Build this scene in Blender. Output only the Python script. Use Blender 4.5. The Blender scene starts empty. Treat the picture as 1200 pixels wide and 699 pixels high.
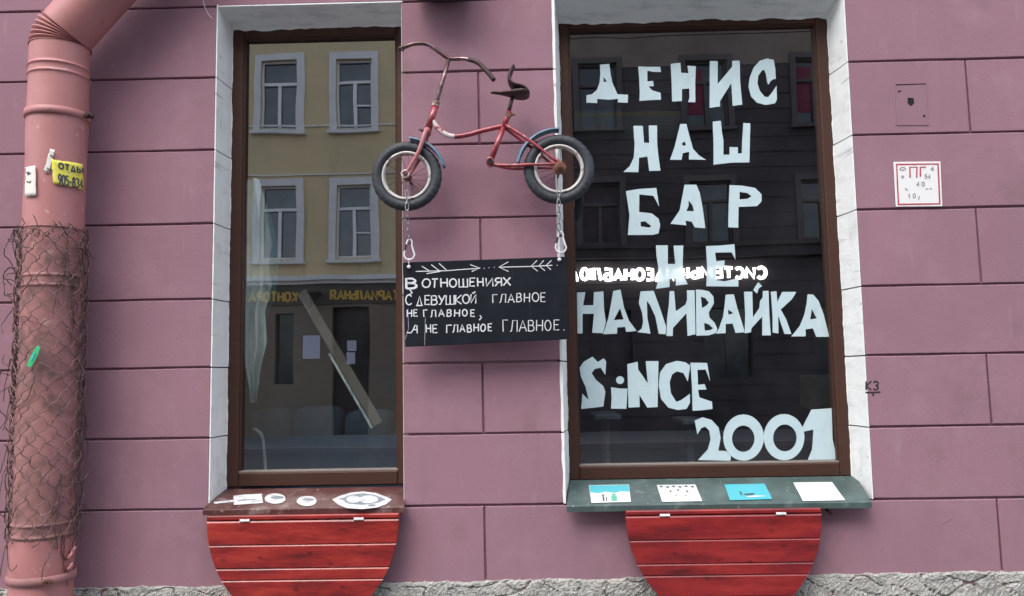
import bpy, bmesh, math, random
from mathutils import Vector, Matrix, noise
from mathutils.geometry import tessellate_polygon
random.seed(11)
S = bpy.context.scene
COL = S.collection
R_ = math.radians

# ------------------------------------------------------------------ camera
F_PX = 950.0                       # focal length in photograph pixels (photograph 1200 x 699)
CAM = Vector((0.0, -3.7, 1.6))
YAW, PITCH, ROLL = -0.01808, 0.09331, -0.017656
_f = Vector((math.sin(YAW)*math.cos(PITCH), math.cos(YAW)*math.cos(PITCH), math.sin(PITCH)))
_r0 = _f.cross(Vector((0, 0, 1))).normalized()
_u0 = _r0.cross(_f)
_R = math.cos(ROLL)*_r0 + math.sin(ROLL)*_u0
_U = -math.sin(ROLL)*_r0 + math.cos(ROLL)*_u0
cam_d = bpy.data.cameras.new('camera')
cam = bpy.data.objects.new('camera', cam_d)
COL.objects.link(cam)
cam_d.sensor_width = 36.0
cam_d.lens = 36.0*F_PX/1200.0
cam_d.clip_start = 0.05
cam_d.clip_end = 3000
cam.matrix_world = Matrix(((_R.x, _U.x, -_f.x, CAM.x), (_R.y, _U.y, -_f.y, CAM.y), (_R.z, _U.z, -_f.z, CAM.z), (0, 0, 0, 1)))
S.camera = cam

# ------------------------------------------------------------------ world, sun, exposure
SUN_EL, SUN_AZ = 54.0, 206.0       # high, from the street side and a little from the left
w = bpy.data.worlds.new('World'); S.world = w; w.use_nodes = True
nt = w.node_tree
for n in list(nt.nodes): nt.nodes.remove(n)
out = nt.nodes.new('ShaderNodeOutputWorld'); bg = nt.nodes.new('ShaderNodeBackground')
sky = nt.nodes.new('ShaderNodeTexSky'); sky.sky_type = 'NISHITA'; sky.sun_disc = False
sky.sun_elevation = R_(SUN_EL); sky.sun_rotation = R_(SUN_AZ)
sky.dust_density = 3.0; sky.air_density = 1.0
hs = nt.nodes.new('ShaderNodeHueSaturation'); hs.inputs['Saturation'].default_value = 0.60
bg.inputs['Strength'].default_value = 0.15
nt.links.new(sky.outputs[0], hs.inputs['Color']); nt.links.new(hs.outputs[0], bg.inputs[0]); nt.links.new(bg.outputs[0], out.inputs[0])
sl = bpy.data.lights.new('sun', 'SUN'); sl.energy = 0.6; sl.angle = R_(80); sl.color = (1.0, 0.98, 0.96)
so = bpy.data.objects.new('sun', sl); COL.objects.link(so)
a, e = R_(SUN_AZ), R_(SUN_EL)
sd = Vector((math.sin(a)*math.cos(e), math.cos(a)*math.cos(e), math.sin(e)))
so.rotation_euler = (-sd).to_track_quat('-Z', 'Y').to_euler(); so.location = (0, -6, 12)
S.view_settings.view_transform = 'Standard'; S.view_settings.look = 'None'
S.view_settings.gamma = 1.0; S.view_settings.use_curve_mapping = False
S.view_settings.exposure = 1.50
try: S.cycles.transparent_max_bounces = 12
except Exception: pass

# ------------------------------------------------------------------ helpers: geometry
def ray(px, py):
    return (_f*F_PX + _R*(px-600.0) - _U*(py-349.5)).normalized()
def P(px, py, d=0.0):
    "point on the vertical plane y = d behind a pixel of the photograph"
    v = ray(px, py); return CAM + v*((d-CAM.y)/v.y)
def PP(px, py, p0, nrm):
    v = ray(px, py); return CAM + v*((p0-CAM).dot(nrm)/v.dot(nrm))
def PC(px, py, cx, cy, r):
    "point on a vertical cylinder"
    v = ray(px, py); ox, oy = CAM.x-cx, CAM.y-cy
    A = v.x*v.x+v.y*v.y; B = 2*(ox*v.x+oy*v.y); C = ox*ox+oy*oy-r*r
    D = B*B-4*A*C
    t = (-B-math.sqrt(D))/(2*A) if D > 0 else -B/(2*A)
    return CAM + v*t
WL = {}
def wloc(o): return WL.get(o.name, Vector((0, 0, 0)))
def attach(o, parent):
    if parent is not None:
        o.parent = parent
        o.matrix_parent_inverse = Matrix.Translation(-wloc(parent))
def empty(name, loc, label=None, cat=None, group=None):
    o = bpy.data.objects.new(name, None); COL.objects.link(o)
    o.location = loc; o.empty_display_size = 0.1; WL[o.name] = Vector(loc)
    tag(o, label, cat, group); return o
def tag(o, label=None, cat=None, group=None, kind=None):
    if label: o['label'] = label
    if cat: o['category'] = cat
    if group: o['group'] = group
    if kind: o['kind'] = kind
    return o
def obj(name, bm, mat, parent=None, smooth=False, label=None, cat=None, group=None, kind=None, recalc=True):
    bm.verts.ensure_lookup_table()
    if recalc: bmesh.ops.recalc_face_normals(bm, faces=bm.faces[:])
    lo = Vector((1e9,)*3); hi = Vector((-1e9,)*3)
    for v in bm.verts:
        for i in range(3):
            lo[i] = min(lo[i], v.co[i]); hi[i] = max(hi[i], v.co[i])
    c = (lo+hi)/2
    if parent is None: c.z = lo.z
    for v in bm.verts: v.co -= c
    me = bpy.data.meshes.new(name); bm.to_mesh(me); bm.free()
    for m in (mat if isinstance(mat, (list, tuple)) else [mat]): me.materials.append(m)
    if smooth:
        for p in me.polygons: p.use_smooth = True
    o = bpy.data.objects.new(name, me); COL.objects.link(o)
    o.location = c; WL[o.name] = c.copy()
    attach(o, parent); tag(o, label, cat, group, kind)
    return o
def kids(o): return [c for c in bpy.data.objects if c.parent == o]
def copy_tree(o, delta, parent=None):
    "copy of a thing (or part) moved by delta in world space, with copies of its parts"
    c = o.copy(); COL.objects.link(c)
    WL[c.name] = wloc(o)+delta
    if parent is None: c.location = o.location+delta
    else:
        c.parent = parent; c.matrix_parent_inverse = o.matrix_parent_inverse.copy() if o.parent else Matrix.Identity(4)
        if o.parent is not None and wloc(parent)-wloc(o.parent) != delta:
            c.matrix_parent_inverse = Matrix.Translation(-wloc(parent)); c.location = o.location+delta
        else:
            c.matrix_parent_inverse = Matrix.Translation(-wloc(parent)); c.location = o.location+delta
    for ch in kids(o): copy_tree(ch, delta, c)
    return c
NB = bmesh.new
def quad(bm, pts, mi=0):
    f = bm.faces.new([bm.verts.new(p) for p in pts]); f.material_index = mi; return f
def box(bm, x0, x1, y0, y1, z0, z1, mi=0):
    v = [bm.verts.new((x, y, z)) for z in (z0, z1) for y in (y0, y1) for x in (x0, x1)]
    for f in ((0, 2, 3, 1), (4, 5, 7, 6), (0, 1, 5, 4), (2, 6, 7, 3), (0, 4, 6, 2), (1, 3, 7, 5)):
        fc = bm.faces.new([v[i] for i in f]); fc.material_index = mi
def cbox(bm, x0, x1, yf, yb, z0, z1, c, mi=0):
    "box seen from -y whose front face has chamfered edges"
    fr = [(x0+c, yf, z0+c), (x1-c, yf, z0+c), (x1-c, yf, z1-c), (x0+c, yf, z1-c)]
    md = [(x0, yf+c, z0), (x1, yf+c, z0), (x1, yf+c, z1), (x0, yf+c, z1)]
    bk = [(x0, yb, z0), (x1, yb, z0), (x1, yb, z1), (x0, yb, z1)]
    rings = [[bm.verts.new(p) for p in r] for r in (fr, md, bk)]
    bm.faces.new(rings[0]).material_index = mi
    for a_, b_ in ((0, 1), (1, 2)):
        for i in range(4):
            bm.faces.new((rings[a_][i], rings[a_][(i+1) % 4], rings[b_][(i+1) % 4], rings[b_][i])).material_index = mi
    bm.faces.new(rings[2][::-1]).material_index = mi
def bevelled(bm, width, seg=2):
    bmesh.ops.recalc_face_normals(bm, faces=bm.faces[:])
    bmesh.ops.dissolve_limit(bm, angle_limit=0.05, verts=bm.verts[:], edges=bm.edges[:])
    bmesh.ops.bevel(bm, geom=bm.edges[:], offset=width, segments=seg, profile=0.5, affect='EDGES')
    return bm
def frame_of(t, ref=None):
    t = t.normalized()
    ref = ref or (Vector((0, 0, 1)) if abs(t.z) < 0.9 else Vector((0, 1, 0)))
    n = (ref-t*ref.dot(t))
    if n.length < 1e-5: n = Vector((1, 0, 0))-t*t.x
    n.normalize(); return n, t.cross(n)
def tube(bm, pts, r, n=10, closed=False, flat=None, cap=True, mi=0):
    """tube along pts; r a number or one per point; flat=(normal, factor) squashes along a direction"""
    pts = [Vector(p) for p in pts]; N = len(pts)
    rr = r if isinstance(r, (list, tuple)) else [r]*N
    rings = []; prev = None
    for i, p in enumerate(pts):
        if closed: t = pts[(i+1) % N]-pts[i-1]
        else: t = pts[min(i+1, N-1)]-pts[max(i-1, 0)]
        if t.length < 1e-9: t = Vector((0, 0, 1))
        if prev is None: n1, n2 = frame_of(t, flat[0] if flat else None)
        else:
            t.normalize(); n1 = prev-t*prev.dot(t)
            if n1.length < 1e-6: n1, n2 = frame_of(t)
            n1.normalize(); n2 = t.cross(n1)
        if flat: n1, n2 = frame_of(t, flat[0])
        prev = n1
        k = flat[1] if flat else 1.0
        rings.append([bm.verts.new(p+n1*math.cos(2*math.pi*j/n)*rr[i]*k+n2*math.sin(2*math.pi*j/n)*rr[i]) for j in range(n)])
    for i in range(N if closed else N-1):
        a_, b_ = rings[i], rings[(i+1) % N]
        for j in range(n):
            bm.faces.new((a_[j], a_[(j+1) % n], b_[(j+1) % n], b_[j])).material_index = mi
    if cap and not closed:
        bm.faces.new(rings[0][::-1]).material_index = mi; bm.faces.new(rings[-1]).material_index = mi
def smooth_path(pts, sub=6, closed=False):
    pts = [Vector(p) for p in pts]; o = []; N = len(pts)
    for i in range(N if closed else N-1):
        p1, p2 = pts[i], pts[(i+1) % N]
        p0 = pts[i-1] if (i > 0 or closed) else p1*2-p2
        p3 = pts[(i+2) % N] if (i+2 < N or closed) else p2*2-p1
        for k in range(sub):
            t = k/sub
            o.append(0.5*((2*p1)+(p2-p0)*t+(2*p0-5*p1+4*p2-p3)*t*t+(3*p1-p0-3*p2+p3)*t**3))
    if not closed: o.append(pts[-1])
    return o
def strokes(bm, lines, r, nrm=Vector((0, -1, 0)), flat=0.35, n=8):
    for l in lines:
        l = [Vector(p) for p in l]
        if len(l) == 1: l = [l[0], l[0]+Vector((r*0.3, 0, 0))]
        d0 = (l[0]-l[1]).normalized()*r*0.5; d1 = (l[-1]-l[-2]).normalized()*r*0.5
        q = [l[0]+d0]+l+[l[-1]+d1]; rr = [r*0.45]+[r]*len(l)+[r*0.45]
        tube(bm, q, rr, n=n, flat=(nrm, flat))
def plate(bm, loops, thick, nrm=Vector((0, -1, 0)), mi=0):
    "flat shape with optional holes (first loop is the outline), given thickness behind its front"
    loops = [[Vector(p) for p in l] for l in loops]
    flat_ = [p for l in loops for p in l]
    tri = tessellate_polygon(loops)
    fv = [bm.verts.new(p) for p in flat_]; bv = [bm.verts.new(p-nrm*thick) for p in flat_]
    for t in tri:
        try:
            bm.faces.new([fv[i] for i in t]).material_index = mi
            bm.faces.new([bv[i] for i in reversed(t)]).material_index = mi
        except ValueError: pass
    k = 0
    for l in loops:
        n = len(l)
        for i in range(n):
            a_, b_ = k+i, k+(i+1) % n
            try: bm.faces.new((fv[a_], fv[b_], bv[b_], bv[a_])).material_index = mi
            except ValueError: pass
        k += n
def lathe(bm, prof, c, n=48, axis='z', mi=0, a0=0, a1=2*math.pi, caps=False):
    "prof: (radius, height) pairs turned about an axis through c"
    c = Vector(c); full = abs(a1-a0-2*math.pi) < 1e-6
    m = n if full else n+1
    rings = []
    for r, h in prof:
        ring = []
        for j in range(m):
            t = a0+(a1-a0)*j/n
            if axis == 'z': p = Vector((r*math.cos(t), r*math.sin(t), h))
            else: p = Vector((r*math.cos(t), h, r*math.sin(t)))
            ring.append(bm.verts.new(c+p))
        rings.append(ring)
    for a_, b_ in zip(rings, rings[1:]):
        for j in range(n):
            k = (j+1) % m
            bm.faces.new((a_[j], a_[k], b_[k], b_[j])).material_index = mi
    if caps:
        bm.faces.new(rings[0]); bm.faces.new(rings[-1])
def cyl(bm, p0, p1, r, n=20, r1=None):
    tube(bm, [p0, p1], [r, r1 if r1 is not None else r], n=n)
def nz(p, s=1.0, seed=0.0): return noise.noise(Vector(p)*s+Vector((seed, seed*1.7, -seed)))

# ------------------------------------------------------------------ helpers: materials
def new_mat(name):
    m = bpy.data.materials.new(name); m.use_nodes = True
    t = m.node_tree; b = t.nodes['Principled BSDF']; return m, t, b
def rgb(c): return (c[0], c[1], c[2], 1.0)
def mat(name, base, rough=0.6, metal=0.0, spec=0.5, layers=(), bump=None, coat=0.0):
    """layers: (scale xyz, detail, colour, lo, hi, strength) – noise-masked second colours; bump: (scale, strength, distance)"""
    m, t, b = new_mat(name)
    b.inputs['Roughness'].default_value = rough; b.inputs['Metallic'].default_value = metal
    b.inputs['Specular IOR Level'].default_value = spec; b.inputs['Coat Weight'].default_value = coat
    tc = t.nodes.new('ShaderNodeTexCoord'); cur = None
    rgbn = t.nodes.new('ShaderNodeRGB'); rgbn.outputs[0].default_value = rgb(base); cur = rgbn.outputs[0]
    for i, (sc, det, colr, lo, hi, st) in enumerate(layers):
        mp = t.nodes.new('ShaderNodeMapping'); mp.inputs['Scale'].default_value = sc if isinstance(sc, (tuple, list)) else (sc, sc, sc)
        mp.inputs['Location'].default_value = (3.1*i+1.3, 1.7*i, 0.9*i)
        ns = t.nodes.new('ShaderNodeTexNoise'); ns.inputs['Scale'].default_value = 1.0; ns.inputs['Detail'].default_value = det; ns.inputs['Roughness'].default_value = 0.6
        mr = t.nodes.new('ShaderNodeMapRange'); mr.inputs[1].default_value = lo; mr.inputs[2].default_value = hi; mr.inputs[3].default_value = 0; mr.inputs[4].default_value = st
        mx = t.nodes.new('ShaderNodeMix'); mx.data_type = 'RGBA'; mx.inputs['B'].default_value = rgb(colr)
        t.links.new(tc.outputs['Object'], mp.inputs[0]); t.links.new(mp.outputs[0], ns.inputs['Vector'])
        t.links.new(ns.outputs['Fac'], mr.inputs[0]); t.links.new(mr.outputs[0], mx.inputs['Factor'])
        t.links.new(cur, mx.inputs['A']); cur = mx.outputs['Result']
    t.links.new(cur, b.inputs['Base Color'])
    if bump:
        ns = t.nodes.new('ShaderNodeTexNoise'); ns.inputs['Scale'].default_value = bump[0]; ns.inputs['Detail'].default_value = 8
        bp = t.nodes.new('ShaderNodeBump'); bp.inputs['Strength'].default_value = bump[1]; bp.inputs['Distance'].default_value = bump[2]
        t.links.new(tc.outputs['Object'], ns.inputs['Vector']); t.links.new(ns.outputs['Fac'], bp.inputs['Height']); t.links.new(bp.outputs[0], b.inputs['Normal'])
    return m
M = {}
M['pink'] = mat('pink_render', (0.300, 0.168, 0.208), 0.85, spec=0.15, layers=[
    (1.1, 5, (0.262, 0.150, 0.188), 0.42, 0.68, 0.9), (5, 9, (0.345, 0.21, 0.25), 0.52, 0.72, 0.55),
    ((6, 6, 0.6), 7, (0.245, 0.148, 0.172), 0.54, 0.75, 0.6), (3.3, 10, (0.225, 0.14, 0.16), 0.60, 0.70, 0.6), ((14, 14, 2.2), 8, (0.36, 0.245, 0.27), 0.64, 0.74, 0.5), (120, 4, (0.24, 0.13, 0.165), 0.56, 0.8, 0.45), (28, 9, (0.20, 0.12, 0.14), 0.68, 0.75, 0.6)], bump=(120, 0.5, 0.0025))
M['white_plaster'] = mat('white_plaster', (0.82, 0.835, 0.82), 0.8, spec=0.3, layers=[
    (9, 7, (0.60, 0.61, 0.59), 0.55, 0.72, 0.6), (26, 10, (0.42, 0.39, 0.36), 0.66, 0.71, 0.7), ((3, 3, 24), 6, (0.42, 0.40, 0.38), 0.64, 0.74, 0.7)], bump=(60, 0.5, 0.004))
M['soffit_plaster'] = mat('soffit_plaster', (0.76, 0.79, 0.79), 0.85, spec=0.3, layers=[
    ((5, 18, 5), 7, (0.5, 0.54, 0.54), 0.5, 0.72, 0.8), (40, 5, (0.2, 0.19, 0.18), 0.66, 0.74, 0.8)], bump=(40, 0.7, 0.006))
M['brown_pvc'] = mat('brown_frame', (0.055, 0.023, 0.015), 0.5, spec=0.3, layers=[((2, 2, 40), 5, (0.058, 0.034, 0.029), 0.5, 0.75, 0.6)])
M['gasket'] = mat('pale_gasket', (0.24, 0.21, 0.19), 0.6)
M['stone'] = mat('rough_stone', (0.36, 0.36, 0.335), 0.95, spec=0.15, layers=[
    (20, 9, (0.25, 0.25, 0.235), 0.45, 0.6, 0.8), (110, 6, (0.56, 0.56, 0.53), 0.52, 0.64, 0.8), (80, 7, (0.07, 0.075, 0.07), 0.60, 0.66, 0.9), (9, 7, (0.50, 0.48, 0.45), 0.55, 0.66, 0.8), (7, 5, (0.38, 0.30, 0.28), 0.55, 0.72, 0.5)], bump=(110, 0.9, 0.006))
M['pipe'] = mat('salmon_pipe_paint', (0.44, 0.182, 0.178), 0.5, layers=[
    (3.5, 6, (0.40, 0.17, 0.165), 0.45, 0.7, 0.8), ((14, 14, 2.5), 7, (0.50, 0.255, 0.25), 0.55, 0.75, 0.6), (22, 9, (0.23, 0.12, 0.10), 0.62, 0.72, 0.75), (15, 10, (0.60, 0.42, 0.41), 0.64, 0.68, 0.5), (2.2, 7, (0.34, 0.15, 0.145), 0.5, 0.66, 0.6)], bump=(14, 0.25, 0.006))
M['pipe_dusty'] = mat('dusty_pipe_paint', (0.385, 0.172, 0.170), 0.75, layers=[
    (5, 7, (0.27, 0.135, 0.13), 0.42, 0.62, 0.95), (12, 9, (0.17, 0.10, 0.09), 0.54, 0.66, 0.85), (3, 5, (0.46, 0.22, 0.21), 0.52, 0.68, 0.7), (17, 10, (0.50, 0.32, 0.31), 0.63, 0.68, 0.5)], bump=(16, 0.4, 0.006))
M['wire'] = mat('rusty_wire', (0.085, 0.06, 0.055), 0.8, metal=0.3, layers=[(30, 5, (0.19, 0.13, 0.11), 0.5, 0.7, 0.8)])
M['wire_pale'] = mat('pale_wire', (0.22, 0.125, 0.115), 0.8, layers=[(16, 5, (0.11, 0.065, 0.06), 0.45, 0.6, 0.95)])
M['bike_red'] = mat('chipped_red_paint', (0.27, 0.022, 0.036), 0.35, coat=0.6, layers=[
    (18, 8, (0.36, 0.06, 0.075), 0.48, 0.7, 0.8), (30, 9, (0.085, 0.03, 0.025), 0.55, 0.62, 0.9), (22, 7, (0.55, 0.36, 0.36), 0.62, 0.66, 0.8)])
M['bike_bare'] = mat('bared_primer', (0.60, 0.50, 0.50), 0.6, layers=[(42, 8, (0.36, 0.05, 0.065), 0.52, 0.56, 1.0), (60, 7, (0.2, 0.08, 0.06), 0.62, 0.7, 0.8)])
M['fork_pink'] = mat('faded_red_paint', (0.38, 0.12, 0.13), 0.5, layers=[(20, 8, (0.5, 0.28, 0.27), 0.5, 0.7, 0.7), (36, 9, (0.15, 0.06, 0.045), 0.6, 0.7, 0.9)])
M['rust_chrome'] = mat('rusty_chrome', (0.16, 0.10, 0.10), 0.3, metal=0.75, layers=[(30, 8, (0.12, 0.06, 0.055), 0.5, 0.62, 0.9), (14, 6, (0.50, 0.40, 0.40), 0.5, 0.68, 0.8)])
M['dark_metal'] = mat('dark_rusty_metal', (0.045, 0.028, 0.028), 0.55, metal=0.3, layers=[(30, 7, (0.09, 0.055, 0.05), 0.52, 0.7, 0.8)])
M['rust'] = mat('brown_rust', (0.20, 0.085, 0.06), 0.85, layers=[(45, 8, (0.09, 0.04, 0.03), 0.45, 0.65, 0.9), (30, 6, (0.34, 0.20, 0.16), 0.6, 0.72, 0.7)])
M['rim'] = mat('chipped_white_rim', (0.52, 0.50, 0.48), 0.4, metal=0.2, layers=[(26, 8, (0.20, 0.11, 0.085), 0.53, 0.60, 0.95), (9, 6, (0.34, 0.31, 0.29), 0.5, 0.7, 0.8)])
M['tyre'] = mat('dusty_tyre_rubber', (0.020, 0.025, 0.033), 0.6, layers=[(14, 6, (0.045, 0.053, 0.066), 0.45, 0.7, 0.8), (50, 7, (0.11, 0.115, 0.125), 0.58, 0.75, 0.6)], bump=(160, 0.4, 0.002))
M['blue'] = mat('faded_blue_paint', (0.095, 0.20, 0.29), 0.35, coat=0.4, layers=[(16, 8, (0.20, 0.33, 0.42), 0.48, 0.66, 0.8), (30, 9, (0.07, 0.055, 0.05), 0.57, 0.64, 0.9)])
M['steel'] = mat('galvanised_steel', (0.36, 0.36, 0.37), 0.42, metal=0.75, layers=[(40, 6, (0.18, 0.16, 0.16), 0.5, 0.68, 0.7)])
M['white_coated'] = mat('white_coated_steel', (0.72, 0.71, 0.73), 0.35, layers=[(40, 6, (0.45, 0.43, 0.44), 0.56, 0.7, 0.6)])
M['board'] = mat('black_chalkboard', (0.010, 0.012, 0.018), 0.75, spec=0.12, layers=[(5, 7, (0.018, 0.021, 0.029), 0.5, 0.72, 0.7), ((60, 3, 3), 6, (0.034, 0.038, 0.046), 0.62, 0.75, 0.5)])
M['chalk'] = mat('white_chalk', (0.66, 0.67, 0.70), 0.95, spec=0.1, layers=[(160, 6, (0.26, 0.27, 0.29), 0.54, 0.68, 0.6)])
M['chalk_thin'] = mat('thin_chalk', (0.42, 0.43, 0.46), 0.95, spec=0.1, layers=[(200, 6, (0.10, 0.10, 0.12), 0.5, 0.62, 0.8)])
M['letter'] = mat('white_lettering', (0.50, 0.64, 0.68), 0.6, coat=1.0, layers=[(14, 6, (0.43, 0.57, 0.62), 0.5, 0.72, 0.7), ((40, 40, 6), 5, (0.60, 0.68, 0.71), 0.52, 0.7, 0.7)])
M['sill_brown'] = mat('brown_sill_paint', (0.085, 0.030, 0.028), 0.4, spec=0.35, layers=[(9, 7, (0.14, 0.075, 0.07), 0.46, 0.66, 0.8), (12, 9, (0.24, 0.18, 0.17), 0.56, 0.68, 0.7), (45, 8, (0.40, 0.35, 0.34), 0.63, 0.69, 0.8), (16, 8, (0.035, 0.018, 0.018), 0.60, 0.68, 0.8)], bump=(20, 0.2, 0.004))
M['sill_green'] = mat('green_sill_paint', (0.055, 0.084, 0.080), 0.4, spec=0.35, layers=[(9, 7, (0.09, 0.135, 0.13), 0.46, 0.66, 0.8), (14, 9, (0.16, 0.20, 0.195), 0.58, 0.70, 0.6), (50, 8, (0.45, 0.48, 0.46), 0.66, 0.71, 0.8), (30, 7, (0.035, 0.05, 0.045), 0.6, 0.72, 0.5)], bump=(20, 0.2, 0.004))
M['white_paint'] = mat('white_paint', (0.60, 0.61, 0.62), 0.6, layers=[(22, 8, (0.34, 0.32, 0.33), 0.5, 0.68, 0.85), (60, 8, (0.12, 0.08, 0.08), 0.62, 0.68, 0.8)])
M['grey_paint'] = mat('grey_blue_paint', (0.18, 0.21, 0.24), 0.5, layers=[(40, 7, (0.36, 0.40, 0.43), 0.5, 0.7, 0.7)])
M['turquoise'] = mat('turquoise_print', (0.07, 0.40, 0.46), 0.4, layers=[(30, 6, (0.05, 0.40, 0.52), 0.5, 0.6, 0.8)])
M['sticker'] = mat('white_sticker', (0.64, 0.66, 0.64), 0.45, layers=[(22, 7, (0.50, 0.53, 0.53), 0.48, 0.66, 0.8), (60, 8, (0.3, 0.3, 0.28), 0.66, 0.72, 0.6)])
M['ink'] = mat('dark_ink', (0.06, 0.065, 0.07), 0.6)
M['green_ink'] = mat('green_ink', (0.10, 0.42, 0.28), 0.6)
M['yellow_paper'] = mat('yellow_paper', (0.78, 0.72, 0.10), 0.8, layers=[(30, 5, (0.84, 0.80, 0.35), 0.5, 0.7, 0.6)])
M['paper'] = mat('white_paper', (0.74, 0.72, 0.66), 0.85, layers=[(40, 5, (0.5, 0.46, 0.4), 0.55, 0.7, 0.6)])
M['green_plastic'] = mat('bright_green_plastic', (0.03, 0.42, 0.16), 0.4)
M['sign_red'] = mat('red_sign_print', (0.40, 0.05, 0.075), 0.5, layers=[(60, 6, (0.6, 0.3, 0.33), 0.6, 0.7, 0.7)])
M['sign_white'] = mat('white_enamel', (0.76, 0.77, 0.76), 0.4, layers=[(40, 6, (0.6, 0.58, 0.56), 0.6, 0.72, 0.6)])
M['sign_grey'] = mat('weathered_sign_print', (0.30, 0.27, 0.28), 0.6)
M['black'] = mat('black_marker', (0.02, 0.018, 0.02), 0.8)
M['scuff'] = mat('grey_scuff', (0.25, 0.138, 0.17), 0.9)
M['hole'] = mat('flat_black', (0.012, 0.01, 0.01), 0.95)
M['lamp'] = mat('dark_brown_lamp_paint', (0.030, 0.018, 0.016), 0.6)
M['interior'] = mat('dim_interior_wall', (0.10, 0.085, 0.08), 0.9, layers=[(2, 5, (0.06, 0.05, 0.05), 0.45, 0.65, 0.8)])
M['interior_floor'] = mat('dark_wood_floor', (0.07, 0.05, 0.04), 0.6)
M['sofa'] = mat('slate_blue_fabric', (0.05, 0.095, 0.15), 0.9, layers=[(8, 6, (0.09, 0.14, 0.20), 0.5, 0.7, 0.8)])
M['plank'] = mat('pale_plank', (0.24, 0.21, 0.18), 0.7, layers=[((6, 6, 6), 6, (0.18, 0.13, 0.09), 0.42, 0.66, 0.9)])
M['curtain'] = mat('pale_curtain_cloth', (0.80, 0.84, 0.80), 0.9, layers=[((30, 8, 3), 6, (0.40, 0.50, 0.47), 0.46, 0.6, 0.9)])
M['ochre'] = mat('ochre_board', (0.30, 0.25, 0.15), 0.9)
M['teal_cloth'] = mat('teal_cloth', (0.07, 0.24, 0.23), 0.9)
M['pelmet'] = mat('pale_green_board', (0.42, 0.52, 0.46), 0.6)
M['asphalt'] = mat('asphalt', (0.05, 0.05, 0.052), 0.9, layers=[(2, 6, (0.075, 0.075, 0.075), 0.45, 0.7, 0.8)], bump=(80, 0.5, 0.01))
M['paving'] = mat('grey_paving', (0.11, 0.11, 0.115), 0.9, layers=[(3, 6, (0.08, 0.08, 0.085), 0.45, 0.7, 0.8)], bump=(60, 0.4, 0.005))
M['kerb'] = mat('granite_kerb', (0.17, 0.16, 0.16), 0.85)
M['yellow_plaster'] = mat('yellow_plaster', (0.66, 0.54, 0.31), 0.9, layers=[(0.5, 6, (0.56, 0.47, 0.29), 0.45, 0.65, 0.8), ((3, 3, 0.4), 6, (0.38, 0.32, 0.21), 0.58, 0.72, 0.6)])
M['grey_plaster'] = mat('grey_ochre_plaster', (0.20, 0.172, 0.125), 0.9, layers=[(0.8, 6, (0.18, 0.16, 0.13), 0.45, 0.65, 0.8)])
M['band'] = mat('dark_fascia', (0.10, 0.088, 0.07), 0.8)
M['casing'] = mat('pale_window_casing', (0.74, 0.74, 0.73), 0.8, layers=[(2, 6, (0.60, 0.60, 0.60), 0.45, 0.65, 0.7)])
M['sash'] = mat('white_sash', (0.84, 0.85, 0.86), 0.6)
M['brown_plaster'] = mat('dark_brown_plaster', (0.062, 0.052, 0.055), 0.9, layers=[(0.6, 6, (0.040, 0.036, 0.040), 0.42, 0.62, 0.9)])
M['taupe_plaster'] = mat('taupe_plaster', (0.20, 0.16, 0.13), 0.9, layers=[(0.7, 6, (0.14, 0.11, 0.09), 0.45, 0.65, 0.8)])
M['brown_casing'] = mat('brown_window_casing', (0.085, 0.073, 0.072), 0.85)
M['door'] = mat('dark_brown_door', (0.035, 0.025, 0.022), 0.6)
M['pane'] = mat('dark_window_pane', (0.03, 0.04, 0.05), 0.04, spec=0.8, coat=0.5, layers=[(0.9, 3, (0.07, 0.085, 0.09), 0.45, 0.6, 0.9)])
M['pane_dark'] = mat('dark_pane', (0.022, 0.03, 0.038), 0.08, spec=0.5, layers=[(0.9, 3, (0.05, 0.06, 0.07), 0.5, 0.62, 0.9)])
M['red_cloth'] = mat('dark_red_curtain', (0.17, 0.025, 0.05), 0.9)
M['gold'] = mat('gold_letter_paint', (0.66, 0.42, 0.08), 0.5)
M['notice'] = mat('blue_white_notice', (0.55, 0.58, 0.68), 0.7)
M['roof'] = mat('sheet_roof', (0.16, 0.13, 0.12), 0.6)

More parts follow.
